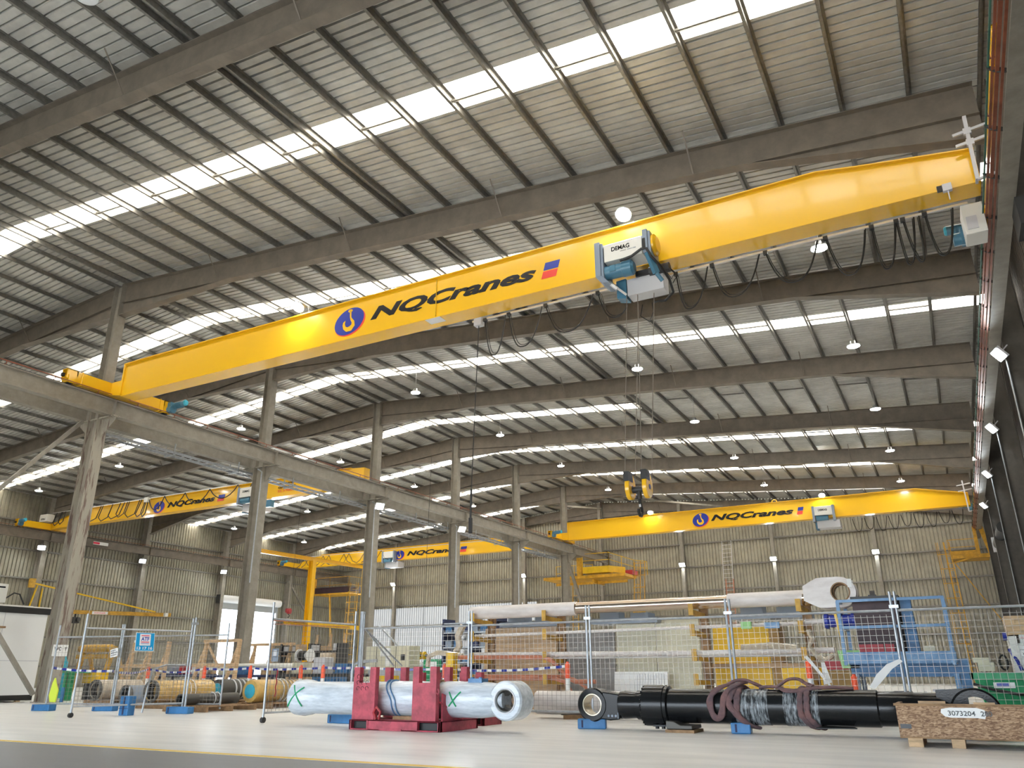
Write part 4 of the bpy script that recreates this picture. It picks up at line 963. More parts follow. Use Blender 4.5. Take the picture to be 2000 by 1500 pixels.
def tape(pts, label, blue=True):
    t = thing('barrier_tape', label, 'barrier tape', pts[0], 'barrier tapes')
    a = MB(); b = MB(); i = 0
    for k in range(len(pts)-1):
        p, q = V(pts[k]), V(pts[k+1]); n = max(2, int((q-p).length/.16)); sag = .05*(q-p).length/3
        for j in range(n):
            f0, f1 = j/n, (j+1)/n; A = p+(q-p)*f0-V((0,0,sag*4*f0*(1-f0))); B = p+(q-p)*f1-V((0,0,sag*4*f1*(1-f1)))
            (a if i % 2 else b).bar(A, B, .004, .055); i += 1
    a.build('white_band', 'white', t); b.build('blue_band', 'logoblue' if blue else 'white', t)
tape([(-20.7,13.1,1.02),(-18.7,13.4,.93),(-22.0,17.0,1.0)], 'blue and white barrier tape at the far left')
tape([(-22.0,17.0,1.0),(-20.6,16.9,.9),(-19.55,17.0,1.0),(-17.7,17.0,1.0),(-15.82,17.0,.98),(-15.08,17.05,1.0),(-13.8,17.0,1.0)], 'blue and white barrier tape across the left half')
tape([(-13.8,17.0,1.0),(-11.45,17.4,.95),(-7.6,16.4,.98)], 'barrier tape behind the red cradle')
o = MB().prism([(-.90,14.35,1.03),(-.86,14.35,.99),(-1.03,14.35,.88),(-1.22,14.35,.68),(-1.33,14.35,.58),(-1.40,14.35,.61),(-1.27,14.35,.80),(-1.10,14.35,.95)],(0,.006,0)).build('barrier_tape', 'paperwhite'); tag(o, 'wide pale tape end fluttering on the fence post pair left of the blue cage post', 'barrier tape')
o = MB().prism([(-2.57,15.8,1.10),(-2.51,15.8,1.12),(-2.34,15.8,.88),(-2.16,15.8,.60),(-2.20,15.8,.60),(-2.44,15.8,.93)],(0,.006,0)).build('barrier_tape', 'paperwhite'); tag(o, 'long white tape end slanting down right from the barrier post by the yellow panels', 'barrier tape')
o = MB().prism([(-2.30,15.88,1.0),(-2.24,15.88,1.0),(-2.16,15.88,.66),(-2.30,15.88,.62)],(0,.01,0)).build('barrier_tape', 'paperwhite'); tag(o, 'short hanging white tape beside the barrier post by the yellow panels', 'barrier tape')

# ================================================================== BIG CYLINDERS
# ---- white wrapped cylinder on the red cradle
cy, cz = 11.35, .455
t = thing('wrapped_cylinder', 'large white plastic-wrapped hydraulic cylinder lying on the red cradle, green crosses on it', 'hydraulic cylinder', (-8.3, cy, cz-.27))
prof = [(0,.05),(.02,.22),(.10,.29),(.28,.305),(.42,.285),(.50,.262),(1.45,.262),(1.47,.268),(1.75,.266),(2.2,.262),(2.24,.275),(2.5,.272),(2.9,.268),(2.92,.26),(3.25,.26),(3.27,.272),(3.55,.272),(3.57,.268),(3.9,.27),(4.2,.24),(4.35,.16)]
MB().lathe((-10.66,cy,cz),(1,0,0),prof,48).build('barrel', 'wrap', t, smooth=True)
ey = MB().lathe((-6.22,cy-.22,cz-.005),(0,1,0),[(0,.165),(0,.26),(.03,.285),(.41,.285),(.44,.26),(.44,.165),(.38,.15),(.06,.15)],48,True).build('end_eye', 'wrap', t, smooth=True)
MB().lathe((-6.22,cy-.20,cz-.005),(0,1,0),[(0,.165),(0,.148),(.12,.140),(.14,.11),(.28,.11),(.30,.140),(.40,.148),(.40,.165)],40,True).build('bearing', 'darkbore', ey, smooth=True)
MB().lathe((-6.22,cy+.22,cz-.005),(0,1,0),[(0,.15),(0,.24),(.05,.24),(.05,.15)],40,True).build('rear_seal', 'black', ey, smooth=True)
MB().lathe((-6.22,cy-.232,cz-.005),(0,1,0),[(0,.168),(0,.185),(.012,.185),(.012,.168)],40,True).build('bore_ring', 'boxgrey', ey, smooth=True)
MB().box((-6.95,cy-.1,cz+.24),(-6.70,cy+.1,cz+.31)).cyl((-6.9,cy-.05,cz+.30),(-6.9,cy-.05,cz+.33),.03).cyl((-6.75,cy-.05,cz+.30),(-6.75,cy-.05,cz+.33),.03).build('port_block', 'lightblue', t)
def cross(parent, pts, name='green_cross', r=.012, R0=.27):
    mb = MB()
    for st in pts:
        P = []
        for x, a in st: P.append((x, cy-math.cos(a)*R0, cz+math.sin(a)*R0))
        mb.tube(P, r, 6)
    mb.build(name, 'xgreen', parent, smooth=True)
cross(t, [[(-10.47+.035*k, .72-.17*k) for k in range(8)], [(-10.22-.055*k, .60-.12*k-.01*k*k) for k in range(7)]], R0=.302)
cross(t, [[(-7.20+.022*k, .42-.13*k) for k in range(7)], [(-6.99-.035*k, .44-.13*k) for k in range(7)]], R0=.277)
mb = MB()
for a0, xx in ((0,-8.28),(0,-8.36)): mb.tube([(xx-.28*math.sin(max(0,math.sin(a))*.9) +.05, cy-math.cos(a)*.281, cz+math.sin(a)*.281) for a in [1.9-i*.22 for i in range(16)]], .022, 6, flat=.5)
mb.build('blue_strap', 'lightblue', t, smooth=True)
mb = MB()
for xx in (-7.62,-7.56,-7.50): mb.tube([(xx+.06*math.cos(a), cy-math.cos(a)*.28, cz+math.sin(a)*.28) for a in [1.9-i*.22 for i in range(16)]], .018, 6, flat=.5)
mb.build('dark_strap', 'pallet', t, smooth=True)

def cradle(X0, X1, ya, yb, label, posts, top_=.945):
    t = thing('steel_cradle', label, 'cradle', ((X0+X1)/2, (ya+yb)/2, 0), 'red steel cradles')
    h = .15; mb = MB(); w_ = X1-X0
    # base frame with two fork pockets
    for y_ in (ya, yb-.06):
        mb.box((X0,y_,h-.02),(X1,y_+.06,h+.0)).box((X0,y_,0),(X1,y_+.06,.02))
        for a, b in ((0,.03),(.33,.67*w_-.0),(w_-.03,w_)): 
            pass
        mb.box((X0,y_,.0),(X0+.03,y_+.06,h)).box((X0+.36,y_,0),(X1-.42,y_+.06,h)).box((X1-.05,y_,0),(X1,y_+.06,h))
    mb.box((X0,ya,h-.02),(X1,yb,h)).box((X1-.04,ya,0),(X1,yb,h)).box((X0,ya,0),(X0+.04,yb,h))
    mb.build('base', 'red', t, bevel=.006)
    MB().box((X0+.04,ya+.08,.02),(X1-.05,yb-.08,.12)).build('pocket_void', 'black', t)
    MB().box((X0+.62,ya-.012,0),(X1-.72,ya,.03)).box((X0+.36,ya-.008,.01),(X0+.39,ya,.14)).box((X1-.45,ya-.008,.01),(X1-.42,ya,.14)).build('base_rib', 'red', t)
    for px_, yy in posts:
        m = MB(); pw = .45; n0 = .12; nz = top_-.24
        P = [(px_,yy,h),(px_+pw,yy,h),(px_+pw,yy,top_),(px_+pw-n0,yy,top_),(px_+pw-n0,yy,nz),(px_+n0,yy,nz),(px_+n0,yy,top_),(px_,yy,top_)]
        m.prism(P, (0,.10,0)); m.build('notched_post', 'red', t, bevel=.005)
    return t
c1 = cradle(-8.95, -7.18, 10.83, 11.95, 'red steel cradle with notched posts holding the white wrapped cylinder', [(-8.93,10.86),(-7.74,10.86),(-8.95,11.72),(-7.72,11.72)])
MB().prism([(-7.28,11.0,.15),(-7.28,11.7,.15),(-7.28,11.7,.3),(-7.28,11.0,.55)],(.03,0,0)).bar((-7.27,10.95,.42),(-7.2,11.5,.16),.03,.02).build('side_brace', 'red', c1)
MB().tube([(-7.25,10.85,.62),(-7.22,10.84,.58),(-7.24,10.84,.54),(-7.28,10.85,.56)],.012,6).build('lashing_ring', 'red', c1, smooth=True)
MB().tube([(-8.42,10.84,.16),(-8.46,10.83,.26),(-8.40,10.82,.34),(-8.33,10.83,.27),(-8.36,10.84,.16)],.022,8).build('shackle', 'redpaint', c1, smooth=True)
MB().box((-8.28,11.1,.15),(-7.85,11.5,.2)).build('saddle_block', 'pallet', c1)
mb = MB()
for k in range(9): mb.tube([(-8.83+.03*math.cos(a)+.09*(k%3), 10.857, .80-.09*(k//3)+.03*math.sin(a)) for a in [i*PI/5 for i in range(8)]], .004, 4)
mb.build('chalk_scrawl', 'maroon', c1)
cradle(-8.85, -7.38, 12.45, 13.1, 'second red steel cradle standing behind the first one', [(-8.8,12.5),(-7.9,12.5)], .86)

# ---- black gloss cylinder
by_, bz_ = 12.7, .36
t = thing('black_cylinder', 'long glossy black hydraulic cylinder lying on blocks with brown slings', 'hydraulic cylinder', (-2.8, by_, .1))
MB().lathe((-4.66,by_,bz_),(1,0,0),[(0,.2),(.0,.215),(.14,.215),(.14,.30),(.46,.30),(.47,.285),(.52,.285),(.54,.245),(3.5,.243),(3.52,.225),(3.95,.222),(3.97,.21),(4.25,.21),(4.5,.12)],56).build('barrel', 'blackgloss', t, smooth=True)
MB().lathe((-4.95,by_,bz_),(1,0,0),[(0,.1),(0,.20),(.06,.21),(.32,.19)],40).build('rod_collar', 'blackgloss', t, smooth=True)
mb = MB()
for i in range(24):
    a = 2*PI*i/24; p = V((-4.52,by_+.275*math.cos(a),bz_+.275*math.sin(a))); mb.cyl(p-V((.03,0,0)), p, .022, n=8)
mb.build('flange_bolts', 'blackgloss', t)
MB().box((-4.40,by_-.12,.06),(-4.18,by_+.1,.16)).cyl((-4.34,by_-.1,.03),(-4.34,by_-.1,.07),.03).cyl((-4.24,by_-.1,.03),(-4.24,by_-.1,.07),.03).build('port_block', 'blackgloss', t)
MB().prism([(-5.22,by_-.15,bz_+.20),(-4.93,by_-.15,bz_+.16),(-4.93,by_-.15,bz_-.21),(-5.1,by_-.15,bz_-.23),(-5.3,by_-.15,bz_-.20)],(0,.30,0)).build('rod_clamp', 'blackgloss', t, bevel=.02)
e = MB().lathe((-5.40,by_-.16,bz_),(0,1,0),[(0,.172),(0,.235),(.02,.255),(.30,.255),(.32,.235),(.32,.172),(.30,.165),(.02,.165)],56,True).build('rod_eye', 'blackgloss', t, smooth=True)
MB().lathe((-5.40,by_-.15,bz_),(0,1,0),[(0,.166),(0,.150),(.05,.146),(.08,.15),(.12,.146),(.25,.146),(.30,.15),(.30,.166)],56,True).build('bushing', 'bore', e, smooth=True)
mb = MB()
for xx in (-5.12,-5.06,-5.0): mb.cyl((xx,by_-.155,.20),(xx,by_-.15,.20),.018,n=12)
mb.box((-4.965,by_-.156,.16),(-4.955,by_-.15,.25)).build('clamp_bolts', 'hoistgrey', t)
ce = MB().lathe((.02,by_-.16,bz_-.03),(0,1,0),[(0,.20),(0,.28),(.02,.305),(.30,.305),(.32,.28),(.32,.20)],56,True).prism([(-.42,by_-.14,bz_+.245),(-.05,by_-.14,bz_+.27),(-.05,by_-.14,bz_-.25),(-.42,by_-.14,bz_-.24)],(0,.28,0)).build('clevis_eye', 'blackgloss', t, smooth=True)
def band(x0_, x1_, nm):
    MB().lathe((x0_,by_,bz_),(1,0,0),[(0,.246),(0,.249),(x1_-x0_,.249),(x1_-x0_,.246)],56,True).build(nm, 'clearwrap', t, smooth=True)
band(-3.10,-2.62,'stretch_wrap'); band(-2.40,-1.92,'stretch_wrap')
def sling(label, paths, r=.042):
    s_ = thing('lifting_sling', label, 'sling', paths[0][0], 'brown lifting slings'); 
    for P in paths:
        # smooth path
        Q = [V(p) for p in P]; out = []
        for i in range(len(Q)-1):
            p0, p1, p2, p3 = Q[max(i-1,0)], Q[i], Q[i+1], Q[min(i+2,len(Q)-1)]
            for k in range(5):
                u = k/5; out.append(.5*((2*p1)+(p2-p0)*u+(2*p0-5*p1+4*p2-p3)*u*u+(3*p1-p0-3*p2+p3)*u**3))
        out.append(Q[-1]); MB().tube(out, r, 8, flat=.55).build('strap', 'sling', s_, smooth=True)
def arc(x0_, x1_, a0, a1, R0=.262, n=9): return [(x0_+(x1_-x0_)*i/(n-1), by_-R0*math.cos(a0+(a1-a0)*i/(n-1)), bz_+R0*math.sin(a0+(a1-a0)*i/(n-1))) for i in range(n)]
def ribbon(paths, label, wd=.085, th=.022):
    s_ = thing('lifting_sling', label, 'sling', paths[0][0], 'brown lifting slings')
    for P in paths:
        Q = [V(p) for p in P]; out = []
        for i in range(len(Q)-1):
            p0, p1, p2, p3 = Q[max(i-1,0)], Q[i], Q[i+1], Q[min(i+2,len(Q)-1)]
            for k in range(5):
                u = k/5; out.append(.5*((2*p1)+(p2-p0)*u+(2*p0-5*p1+4*p2-p3)*u*u+(3*p1-p0-3*p2+p3)*u**3))
        out.append(Q[-1]); vs = []; m = len(out); n = 10
        for i, p in enumerate(out):
            d = (out[min(i+1,m-1)]-out[max(i-1,0)]).normalized()
            nr = V((0, p.y-by_, p.z-bz_)); nr = (nr-d*nr.dot(d)).normalized(); sd__ = d.cross(nr)
            ww = wd*(1+.12*math.sin(i*.9))
            vs += [p+sd__*math.cos(2*PI*k/n)*ww/2+nr*math.sin(2*PI*k/n)*th for k in range(n)]
        fs = [(i*n+k, i*n+(k+1)%n, (i+1)*n+(k+1)%n, (i+1)*n+k) for i in range(m-1) for k in range(n)]+[tuple(range(n-1,-1,-1)), tuple((m-1)*n+k for k in range(n))]
        MB().add(vs, fs).build('strap', 'sling', s_, smooth=True)
ribbon([arc(-3.00,-3.06,2.3,-.2,.272)+arc(-3.04,-2.84,-.5,-1.5,.272,5), arc(-2.96,-3.16,2.3,.3,.29)+arc(-3.14,-2.80,.0,-1.5,.285,6),
    [(-3.12,by_+.02,.67),(-3.24,by_-.10,.655),(-3.38,by_-.22,.57),(-3.44,by_-.28,.44),(-3.41,by_-.30,.27),(-3.34,by_-.29,.20),(-3.27,by_-.30,.27),(-3.24,by_-.28,.44),(-3.18,by_-.22,.58),(-3.06,by_-.10,.67),(-2.95,by_+.05,.70)],
    [(-3.24,by_-.04,.655),(-3.10,by_-.02,.72),(-2.95,by_,.73),(-2.82,by_+.02,.68),(-2.72,by_+.10,.625)]],
    'brown sling with a hanging loop around the left part of the black cylinder', .095, .024)
ribbon([arc(-2.14,-2.16,2.1,-.1,.272)+arc(-2.15,-1.98,-.4,-1.5,.272,5), arc(-2.05,-2.07,2.1,-.1,.275)+arc(-2.06,-1.90,-.4,-1.5,.275,5),
    [(-2.75,by_-.02,.625),(-2.6,by_-.03,.64),(-2.47,by_-.04,.63),(-2.36,by_-.14,.595),(-2.2,by_-.17,.59),(-2.0,by_-.12,.62),(-1.8,by_-.06,.635),(-1.6,by_-.03,.63),(-1.45,by_,.62)],
    [(-2.50,by_-.04,.63),(-2.44,by_-.04,.67),(-2.32,by_-.03,.74),(-2.18,by_-.03,.745),(-2.08,by_-.06,.69),(-1.98,by_-.1,.65)]],
    'brown sling knotted over the middle of the black cylinder', .085, .022)
foot((-5.45,12.65), .3, 'blue plastic block under the black cylinder eye', l=.45); foot((-3.05,12.6), .1, 'blue plastic block under the looped brown sling', l=.28)
t = thing('support_block', 'dark rubber chock on a timber plate under the black cylinder', 'chock', (-3.95,12.5,0))
MB().prism([(-4.12,12.35,.045),(-3.72,12.35,.045),(-3.72,12.35,.10),(-3.9,12.35,.10),(-4.0,12.35,.15),(-4.12,12.35,.16)],(0,.5,0)).build('chock', 'darkbore', t, bevel=.01)
MB().box((-4.12,12.3,0),(-3.68,12.8,.04)).build('timber_plate', 'pallet', t)
o = MB().prism([(-1.98,by_-.28,.10),(-1.45,by_-.22,.105),(-1.5,by_-.1,.115),(-1.9,by_-.1,.12)],(0,0,.012)).build('drip_tray', 'black'); tag(o, 'thin black offcut sheet lying under the black cylinder right of the slings', 'sheet')

# white long tube on floor behind fence
t = thing('floor_tube', 'long dirty white steel tube lying on the floor behind the fence', 'tube', (-4.5,15.15,0))
MB().lathe((-7.7,15.15,.29),(1,0,0),[(0,.15),(0,.215),(6.4,.215),(6.4,.15)],36,True).build('tube', 'whitetube', t, smooth=True)
for xx in (-7.0,-4.6,-2.2): MB().box((xx,14.85,0),(xx+.35,15.5,.078)).build('bearer', 'pallet', t)

# ---- OSB crate front right
t = thing('strand_board_crate', 'strand-board crate stencilled 3073204 280 at the right edge', 'crate', (.3,11.6,0))
X0_, X1_, ya, yb = -.84, 1.55, 11.28, 12.12
MB().prism([(X0_,ya,.10),(X1_,ya,.10),(X1_,ya,.46),(X0_,ya,.46)],(0,.02,0)).build('front_panel', 'osb', t)
MB().box((X0_,ya+.02,.10),(X0_+.02,yb,.45)).box((X0_,yb-.02,.10),(X1_,yb,.44)).box((X0_,ya+.02,.10),(X1_,yb-.02,.12)).build('sides', 'osb', t)
MB().box((X0_-.02,ya-.015,.455),(X1_,ya+.05,.48)).box((X0_-.02,ya,.455),(X0_+.03,yb,.475)).build('rim', 'pallet', t)
for a, b in ((-.76,-.60),(-.30,-.16),(.6,.75),(1.3,1.45)):
    MB().box((a,ya-.01,0),(b,yb,.10)).build('skid', 'wood', t)
MB().box((X0_,ya-.02,.095),(X1_,ya+.0,.11)).build('bottom_batten', 'pallet', t)
patch = MB().prism([(-.16+.20*x, ya-.003, .385+.055*z) for x, z in ((-.8,-.8),(-.5,-1.),(.9,-1.0),(1.25,-1.2),(1.35,-.3),(1.3,.6),(.9,1.0),(-.5,1.0),(-.95,.7),(-1.0,0))],(0,.002,0)).build('white_paint_patch', 'white', t)
text('stencil_number', '3073204', 'letter', t, (-.285,ya-.006,.352), (1,0,-.01), (0,0,1), .285, .055, bold=.015, depth=.001)
text('stencil_number', '280', 'letter', t, (.055,ya-.006,.350), (1,0,-.01), (0,0,1), .115, .055, bold=.015, depth=.001)
for xx in (-.82, 1.1): MB().box((xx,ya-.006,.20),(xx+.12,ya,.25)).build('strap_label', 'letter', t)
MB().box((.0,ya-.002,.455),(.22,ya+.04,.50)).box((-.6,ya+.3,.47),(-.3,ya+.34,.5)).build('timber_scrap', 'wood', t)

# ================================================================== STORAGE RACK BEHIND THE FENCE
t = thing('cantilever_rack', 'brown cantilever storage rack behind the fence holding long pipes', 'rack', (-6.5,17.7,0))
cols = [-10.4,-8.45,-4.95,-2.75]
for xx in cols:
    MB().ibeam((xx,17.95,0),(xx,17.95,2.35),.18,.12,.015,.01,(1,0,0)).build('upright', 'pallet', t)
    for z, dz in ((2.02,.10),(1.60,.14),(1.10,.14),(.62,.12)):
        b = MB().bar((xx,17.9,z),(xx,17.0,z+.03),.10,.09).prism([(xx-.05,17.0,z-.04),(xx+.05,17.0,z-.04),(xx+.05,17.0,z+.20),(xx-.05,17.0,z+.20)],(0,-.02,0)); b.build('arm', 'oldyellow', t)
MB().bar((-10.4,18.1,.30),(-2.75,18.1,.30),.06,.08).build('rail', 'pallet', t)
t = thing('clevis_rod', 'thick pinkish-white rod with a big forked clevis on top of the rack', 'hydraulic rod', (-6,17.25,2.25))
MB().lathe((-10.62,17.25,2.24),(1,0,0),[(0,.10),(.03,.145),(.3,.155),(2.9,.155)],40).build('left_tube', 'whitetube', t, smooth=True)
MB().lathe((-7.72,17.25,2.25),(1,0,0),[(0,.15),(.02,.13),(5.0,.13),(5.05,.155),(5.2,.155)],40).build('rod', 'chrome', t, smooth=True)
MB().lathe((-4.2,17.25,2.26),(1,0,0),[(0,.14),(.02,.15),(1.6,.15),(1.7,.16)],40).build('wrapped_end', 'whitetube', t, smooth=True)
for yy in (17.02, 17.36):
    P = [(-2.62,yy,2.12),(-2.62,yy,2.44),(-2.38,yy,2.58)] ; c0 = V((-1.93,yy,2.32)); R0 = .29
    n = 18; arcp = [(c0.x+R0*math.cos(a), yy, c0.z+R0*math.sin(a)) for a in [PI*.58-i*(PI*1.16)/n for i in range(n+1)]]
    outer = P+arcp+[(-2.38,yy,2.03)]
    # plate with hole: ring strip + web
    mb = MB(); hole = [(c0.x+.16*math.cos(2*PI*i/32), yy, c0.z+.16*math.sin(2*PI*i/32)) for i in range(32)]
    ring = []
    for i in range(32):
        a = 2*PI*i/32; dxn, dzn = math.cos(a), math.sin(a); r = .29
        if dxn < 0:
            while True:
                X_, Z_ = r*dxn, abs(r*dzn); zl = .29 if X_ > -.40 else .29-(-.40-X_)/.30*.14
                if X_ < -.70 or Z_ > zl: break
                r += .005
        ring.append((c0.x+r*dxn, yy, c0.z+r*dzn))
    vs = hole+ring+[(x,y+.14,z) for x,y,z in hole]+[(x,y+.14,z) for x,y,z in ring]; N = 32; fs = []
    for i in range(N):
        j = (i+1)%N
        fs += [(i,j,N+j,N+i),(2*N+i,3*N+i,3*N+j,2*N+j),(N+i,N+j,3*N+j,3*N+i),(i,2*N+i,2*N+j,j)]
    mb.add(vs, fs); mb.build('clevis_plate', 'whitetube', t)
    MB().lathe((c0.x,yy-.005,c0.z),(0,1,0),[(0,.16),(0,.185),(.15,.185),(.15,.16)],32,True).build('bush', 'pallet', t, smooth=True)
    MB().box((-1.78,yy-.006,2.40),(-1.70,yy-.002,2.56)).build('paper_tag', 'paperwhite', t)
def pipe(pts, r, m, label, name='pipe', grp='pipes on the rack'):
    o = MB().tube(pts, r, 12).build(name, m, None, smooth=True); tag(o, label, 'pipe', grp)
pipe([(-10.5,17.3,1.70),(-2.7,17.3,1.77)], .035, 'whitetube', 'thin white pipe on the second rack level')
pipe([(-10.5,17.15,1.26),(-4.9,17.15,1.22),(-2.2,17.15,1.24)], .055, 'whitetube', 'pale wrapped pipe on the third rack level')
pipe([(-10.5,17.4,1.19),(-2.6,17.4,1.17)], .04, 'boxgrey', 'grey pipe behind the pale one on the third rack level')
pipe([(-10.8,17.05,1.20),(-8.6,17.05,1.18),(-8.3,17.0,1.12),(-7.85,17.0,.72),(-7.7,17.0,.66),(-7.2,17.0,.66)], .05, 'orangepipe', 'orange pipe with a downward bend, third rack level')
pipe([(-10.6,17.2,.72),(-8.3,17.2,.72),(-8.05,17.2,.65),(-7.9,17.2,.45)], .045, 'orangepipe', 'orange pipe on the lowest rack level')
pipe([(-10.6,17.4,.78),(-8.2,17.4,.76),(-7.9,17.4,.70),(-7.5,17.4,.45)], .035, 'orangepipe', 'thin orange pipe at the back of the lowest rack level')
o = MB().tube([(-4.0,17.15,1.30),(-3.4,17.15,1.34),(-2.9,17.15,1.28)],.07,8).build('plastic_wrap_bundle','palewrap', None, smooth=True); tag(o,'bundle of torn clear plastic on the third rack level','plastic')
t = thing('blue_pump', 'blue flanged pump with white stripes on the right end of the rack', 'pump', (-2.1,17.15,1.65))
MB().lathe((-2.32,17.15,1.78),(1,0,0),[(0,.06),(.02,.15),(.08,.15),(.10,.12),(.26,.12),(.28,.15),(.34,.15),(.36,.12),(.50,.12),(.52,.15),(.60,.15),(.62,.05)],32).build('body', 'logoblue', t, smooth=True)
MB().lathe((-2.33,17.15,1.78),(1,0,0),[(0,.10),(0,.13),(.01,.13),(.01,.10)],32,True).build('stripe', 'white', t, smooth=True)
MB().cyl((-2.7,17.15,1.77),(-2.33,17.15,1.78),.045,n=14).build('shaft', 'whitetube', t, smooth=True)
o = MB().bar((-2.08,17.0,1.90),(-2.0,17.0,1.25),.05,.03).build('yellow_bar', 'yellow2'); tag(o, 'upright yellow steel flat in front of the blue pump', 'bar')
o = MB().box((-3.95,17.1,1.68),(-3.75,17.2,1.82)).build('cable_tie_box', 'limegreen'); tag(o, 'small greenish label pack wrapped on the rack pipe', 'tag')
o = MB().box((-3.50,17.2,1.68),(-3.2,17.25,1.80)).build('paper_label', 'lightblue'); tag(o, 'pale blue paper label on the upper rack pipe', 'label')
for xx, s_ in ((-10.55,'left'),(-7.95,'middle'),(-4.5,'right')):
    o = MB().box((xx,18.6,1.96),(xx+1.7,19.3,2.08)).box((xx+.2,18.7,2.08),(xx+.7,19.1,2.24)).box((xx+1.0,18.7,2.08),(xx+1.45,19.2,2.2)).build('parts_tray', 'hoistgrey'); tag(o, 'grey tray of machine parts above the panels, %s one' % s_, 'tray', 'trays of parts')
# panels leaning behind the rack
def panel(x0_, x1_, y, z0, z1, m, label, lean=.12, th=.05, name='leaning_panel', cat='sheet', extra=None):
    o = MB().prism([(x0_,y,z0),(x1_,y,z0),(x1_,y+lean,z1),(x0_,y+lean,z1)],(0,th,0)).build(name, m); tag(o, label, cat); return o
for k, (a, b, z1) in enumerate(((-11.1,-9.0,1.95),(-10.9,-8.75,1.2),(-10.6,-8.9,.7))):
    panel(a, b, 18.7-.12*k, .0, z1, 'ply', 'large plywood sheet leaning behind the rack, %s' % ('tallest at the back','middle','lowest in front')[k], name='plywood_sheet', cat='plywood')
panel(-8.95,-7.45,18.75,0,1.83,'grey','dark grey panel leaning beside the plywood')
panel(-7.42,-6.42,18.8,0,2.02,'cream','tall cream panel, left one of a pair'); panel(-6.38,-5.35,18.8,0,2.02,'cream','tall cream panel, right one of a pair', .10)
t = thing('louvred_sheet', 'short white louvred panel in front of the cream panels', 'sheet', (-6.6,18.3,0))
MB().prism([(-7.35,18.4,.0),(-6.05,18.4,0),(-6.05,18.5,.86),(-7.35,18.5,.86)],(0,.04,0)).build('sheet', 'white', t)
mb = MB()
for k in range(11): mb.bar((-6.78+.065*k,18.39,.05),(-6.78+.065*k,18.49,.82),.012,.012)
mb.build('louvre', 'boxgrey', t)
panel(-5.0,-3.75,18.7,1.02,1.86,'yellowpanel','tall yellow panel behind the right part of the rack, upper sheet'); panel(-5.0,-3.75,18.6,0,.92,'yellowpanel','yellow panel behind the right part of the rack, lower sheet')
panel(-3.5,-2.55,18.4,0,.92,'yellowpanel','smaller yellow panel beside the orange topped post')
o = MB().box((-5.1,18.55,.93),(-2.3,19.3,1.02)).build('timber_plank','ply'); tag(o,'long brown plank above the lower yellow panels','plank')
o = MB().box((-3.73,18.75,.0),(-3.52,19.4,1.86)).build('cardboard_box','brownpaper'); tag(o,'brown edge of a tall carton beside the yellow panel','carton')
t = thing('carton', 'large brown carton behind the fence left of the blue cage', 'carton', (-2.2,16.9,0))
MB().box((-2.45,16.85,0),(-1.92,17.5,.86)).build('body','brownpaper',t)
o = MB().box((-2.36,16.8,.88),(-1.75,17.3,1.03)).build('red_bin','redpaint'); tag(o,'red plastic bin under the blue pump','bin')
o = MB().prism([(-2.05,16.7,.9),(-1.75,16.7,.9),(-1.7,16.7,1.22),(-2.1,16.7,1.22)],(0,.3,0)).build('lime_bin','limegreen'); tag(o,'lime green plastic bin beside the blue cage','bin')
o = MB().tube([(-2.60,16.9,1.62),(-2.55,16.9,1.45),(-2.62,16.9,1.30),(-2.5,16.9,1.12),(-2.35,16.9,1.05),(-2.2,16.9,1.15)],.05,8).build('torn_wrap','palewrap',None,smooth=True); tag(o,'torn clear plastic hanging from the rack left of the cage','plastic')

# ---- blue stillage with dark box
t = thing('blue_stillage', 'blue steel cage platform with handrail behind the fence', 'stillage', (-1,16.8,0))
ya, yb = 16.5, 17.6
mb = MB()
for (x_, y_) in ((-1.95,ya),(-.17,ya),(-.17,yb),(-1.95,yb)): mb.bar((x_,y_,.95),(x_,y_,2.10),.06,.06)
for z in (2.10,1.62):
    mb.bar((-1.95,ya,z),(-.17,ya,z),.05,.05).bar((-.17,ya,z),(-.17,yb,z),.05,.05).bar((-1.95,ya,z),(-1.95,yb,z),.05,.05)
mb.build('guard_rail', 'lightblue', t)
MB().box((-1.93,ya-.02,.98),(-.14,ya+.05,1.18)).box((-1.93,yb,.98),(-.14,yb+.05,1.18)).box((-.18,ya,.98),(-.12,yb,1.18)).build('side_beam', 'lightblue', t)
MB().box((-1.9,ya+.05,.96),(-.15,yb,1.0)).build('deck', 'bluepaint', t)
MB().box((-1.9,ya+.2,.75),(-.05,yb,.96)).box((-.12,ya+.1,.55),(.05,yb,1.05)).build('lower_beam', 'bluepaint', t)
for x_, y_ in ((-1.8,ya+.1),(-.17,ya+.1),(-1.8,yb),(-.17,yb)): MB().box((x_-.04,y_-.04,0),(x_+.04,y_+.04,.8)).build('leg', 'lightblue' if x_ > -1 else 'hoistgrey', t)
t2 = thing('machine_housing', 'dark maroon steel housing with lifting lug standing in the blue cage', 'machine housing', (-1.2,16.9,1.0))
MB().box((-1.72,16.75,1.0),(-.93,17.45,2.17)).build('body', 'maroon', t2, bevel=.01)
MB().box((-1.74,16.73,2.14),(-.9,17.47,2.19)).cyl((-1.38,16.85,2.24),(-1.30,16.85,2.24),.06,n=14).box((-1.42,16.8,2.17),(-1.28,16.9,2.22)).build('lifting_lug', 'darksteel', t2)
MB().box((-1.70,16.70,1.02),(-1.28,16.75,1.32)).box((-1.25,16.70,1.02),(-1.1,16.75,1.32)).build('red_cover', 'redpaint', t2)
MB().prism([(-.90,16.9,1.0),(-.68,16.9,1.0),(-.72,16.9,2.16),(-.90,16.9,2.16)],(0,.4,0)).build('blue_side_frame', 'bluepaint', t2)
o = MB().box((-.62,16.75,1.001),(-.44,16.9,1.28)).build('yellow_carton', 'cream'); tag(o, 'small yellowish carton on the blue cage deck', 'carton')
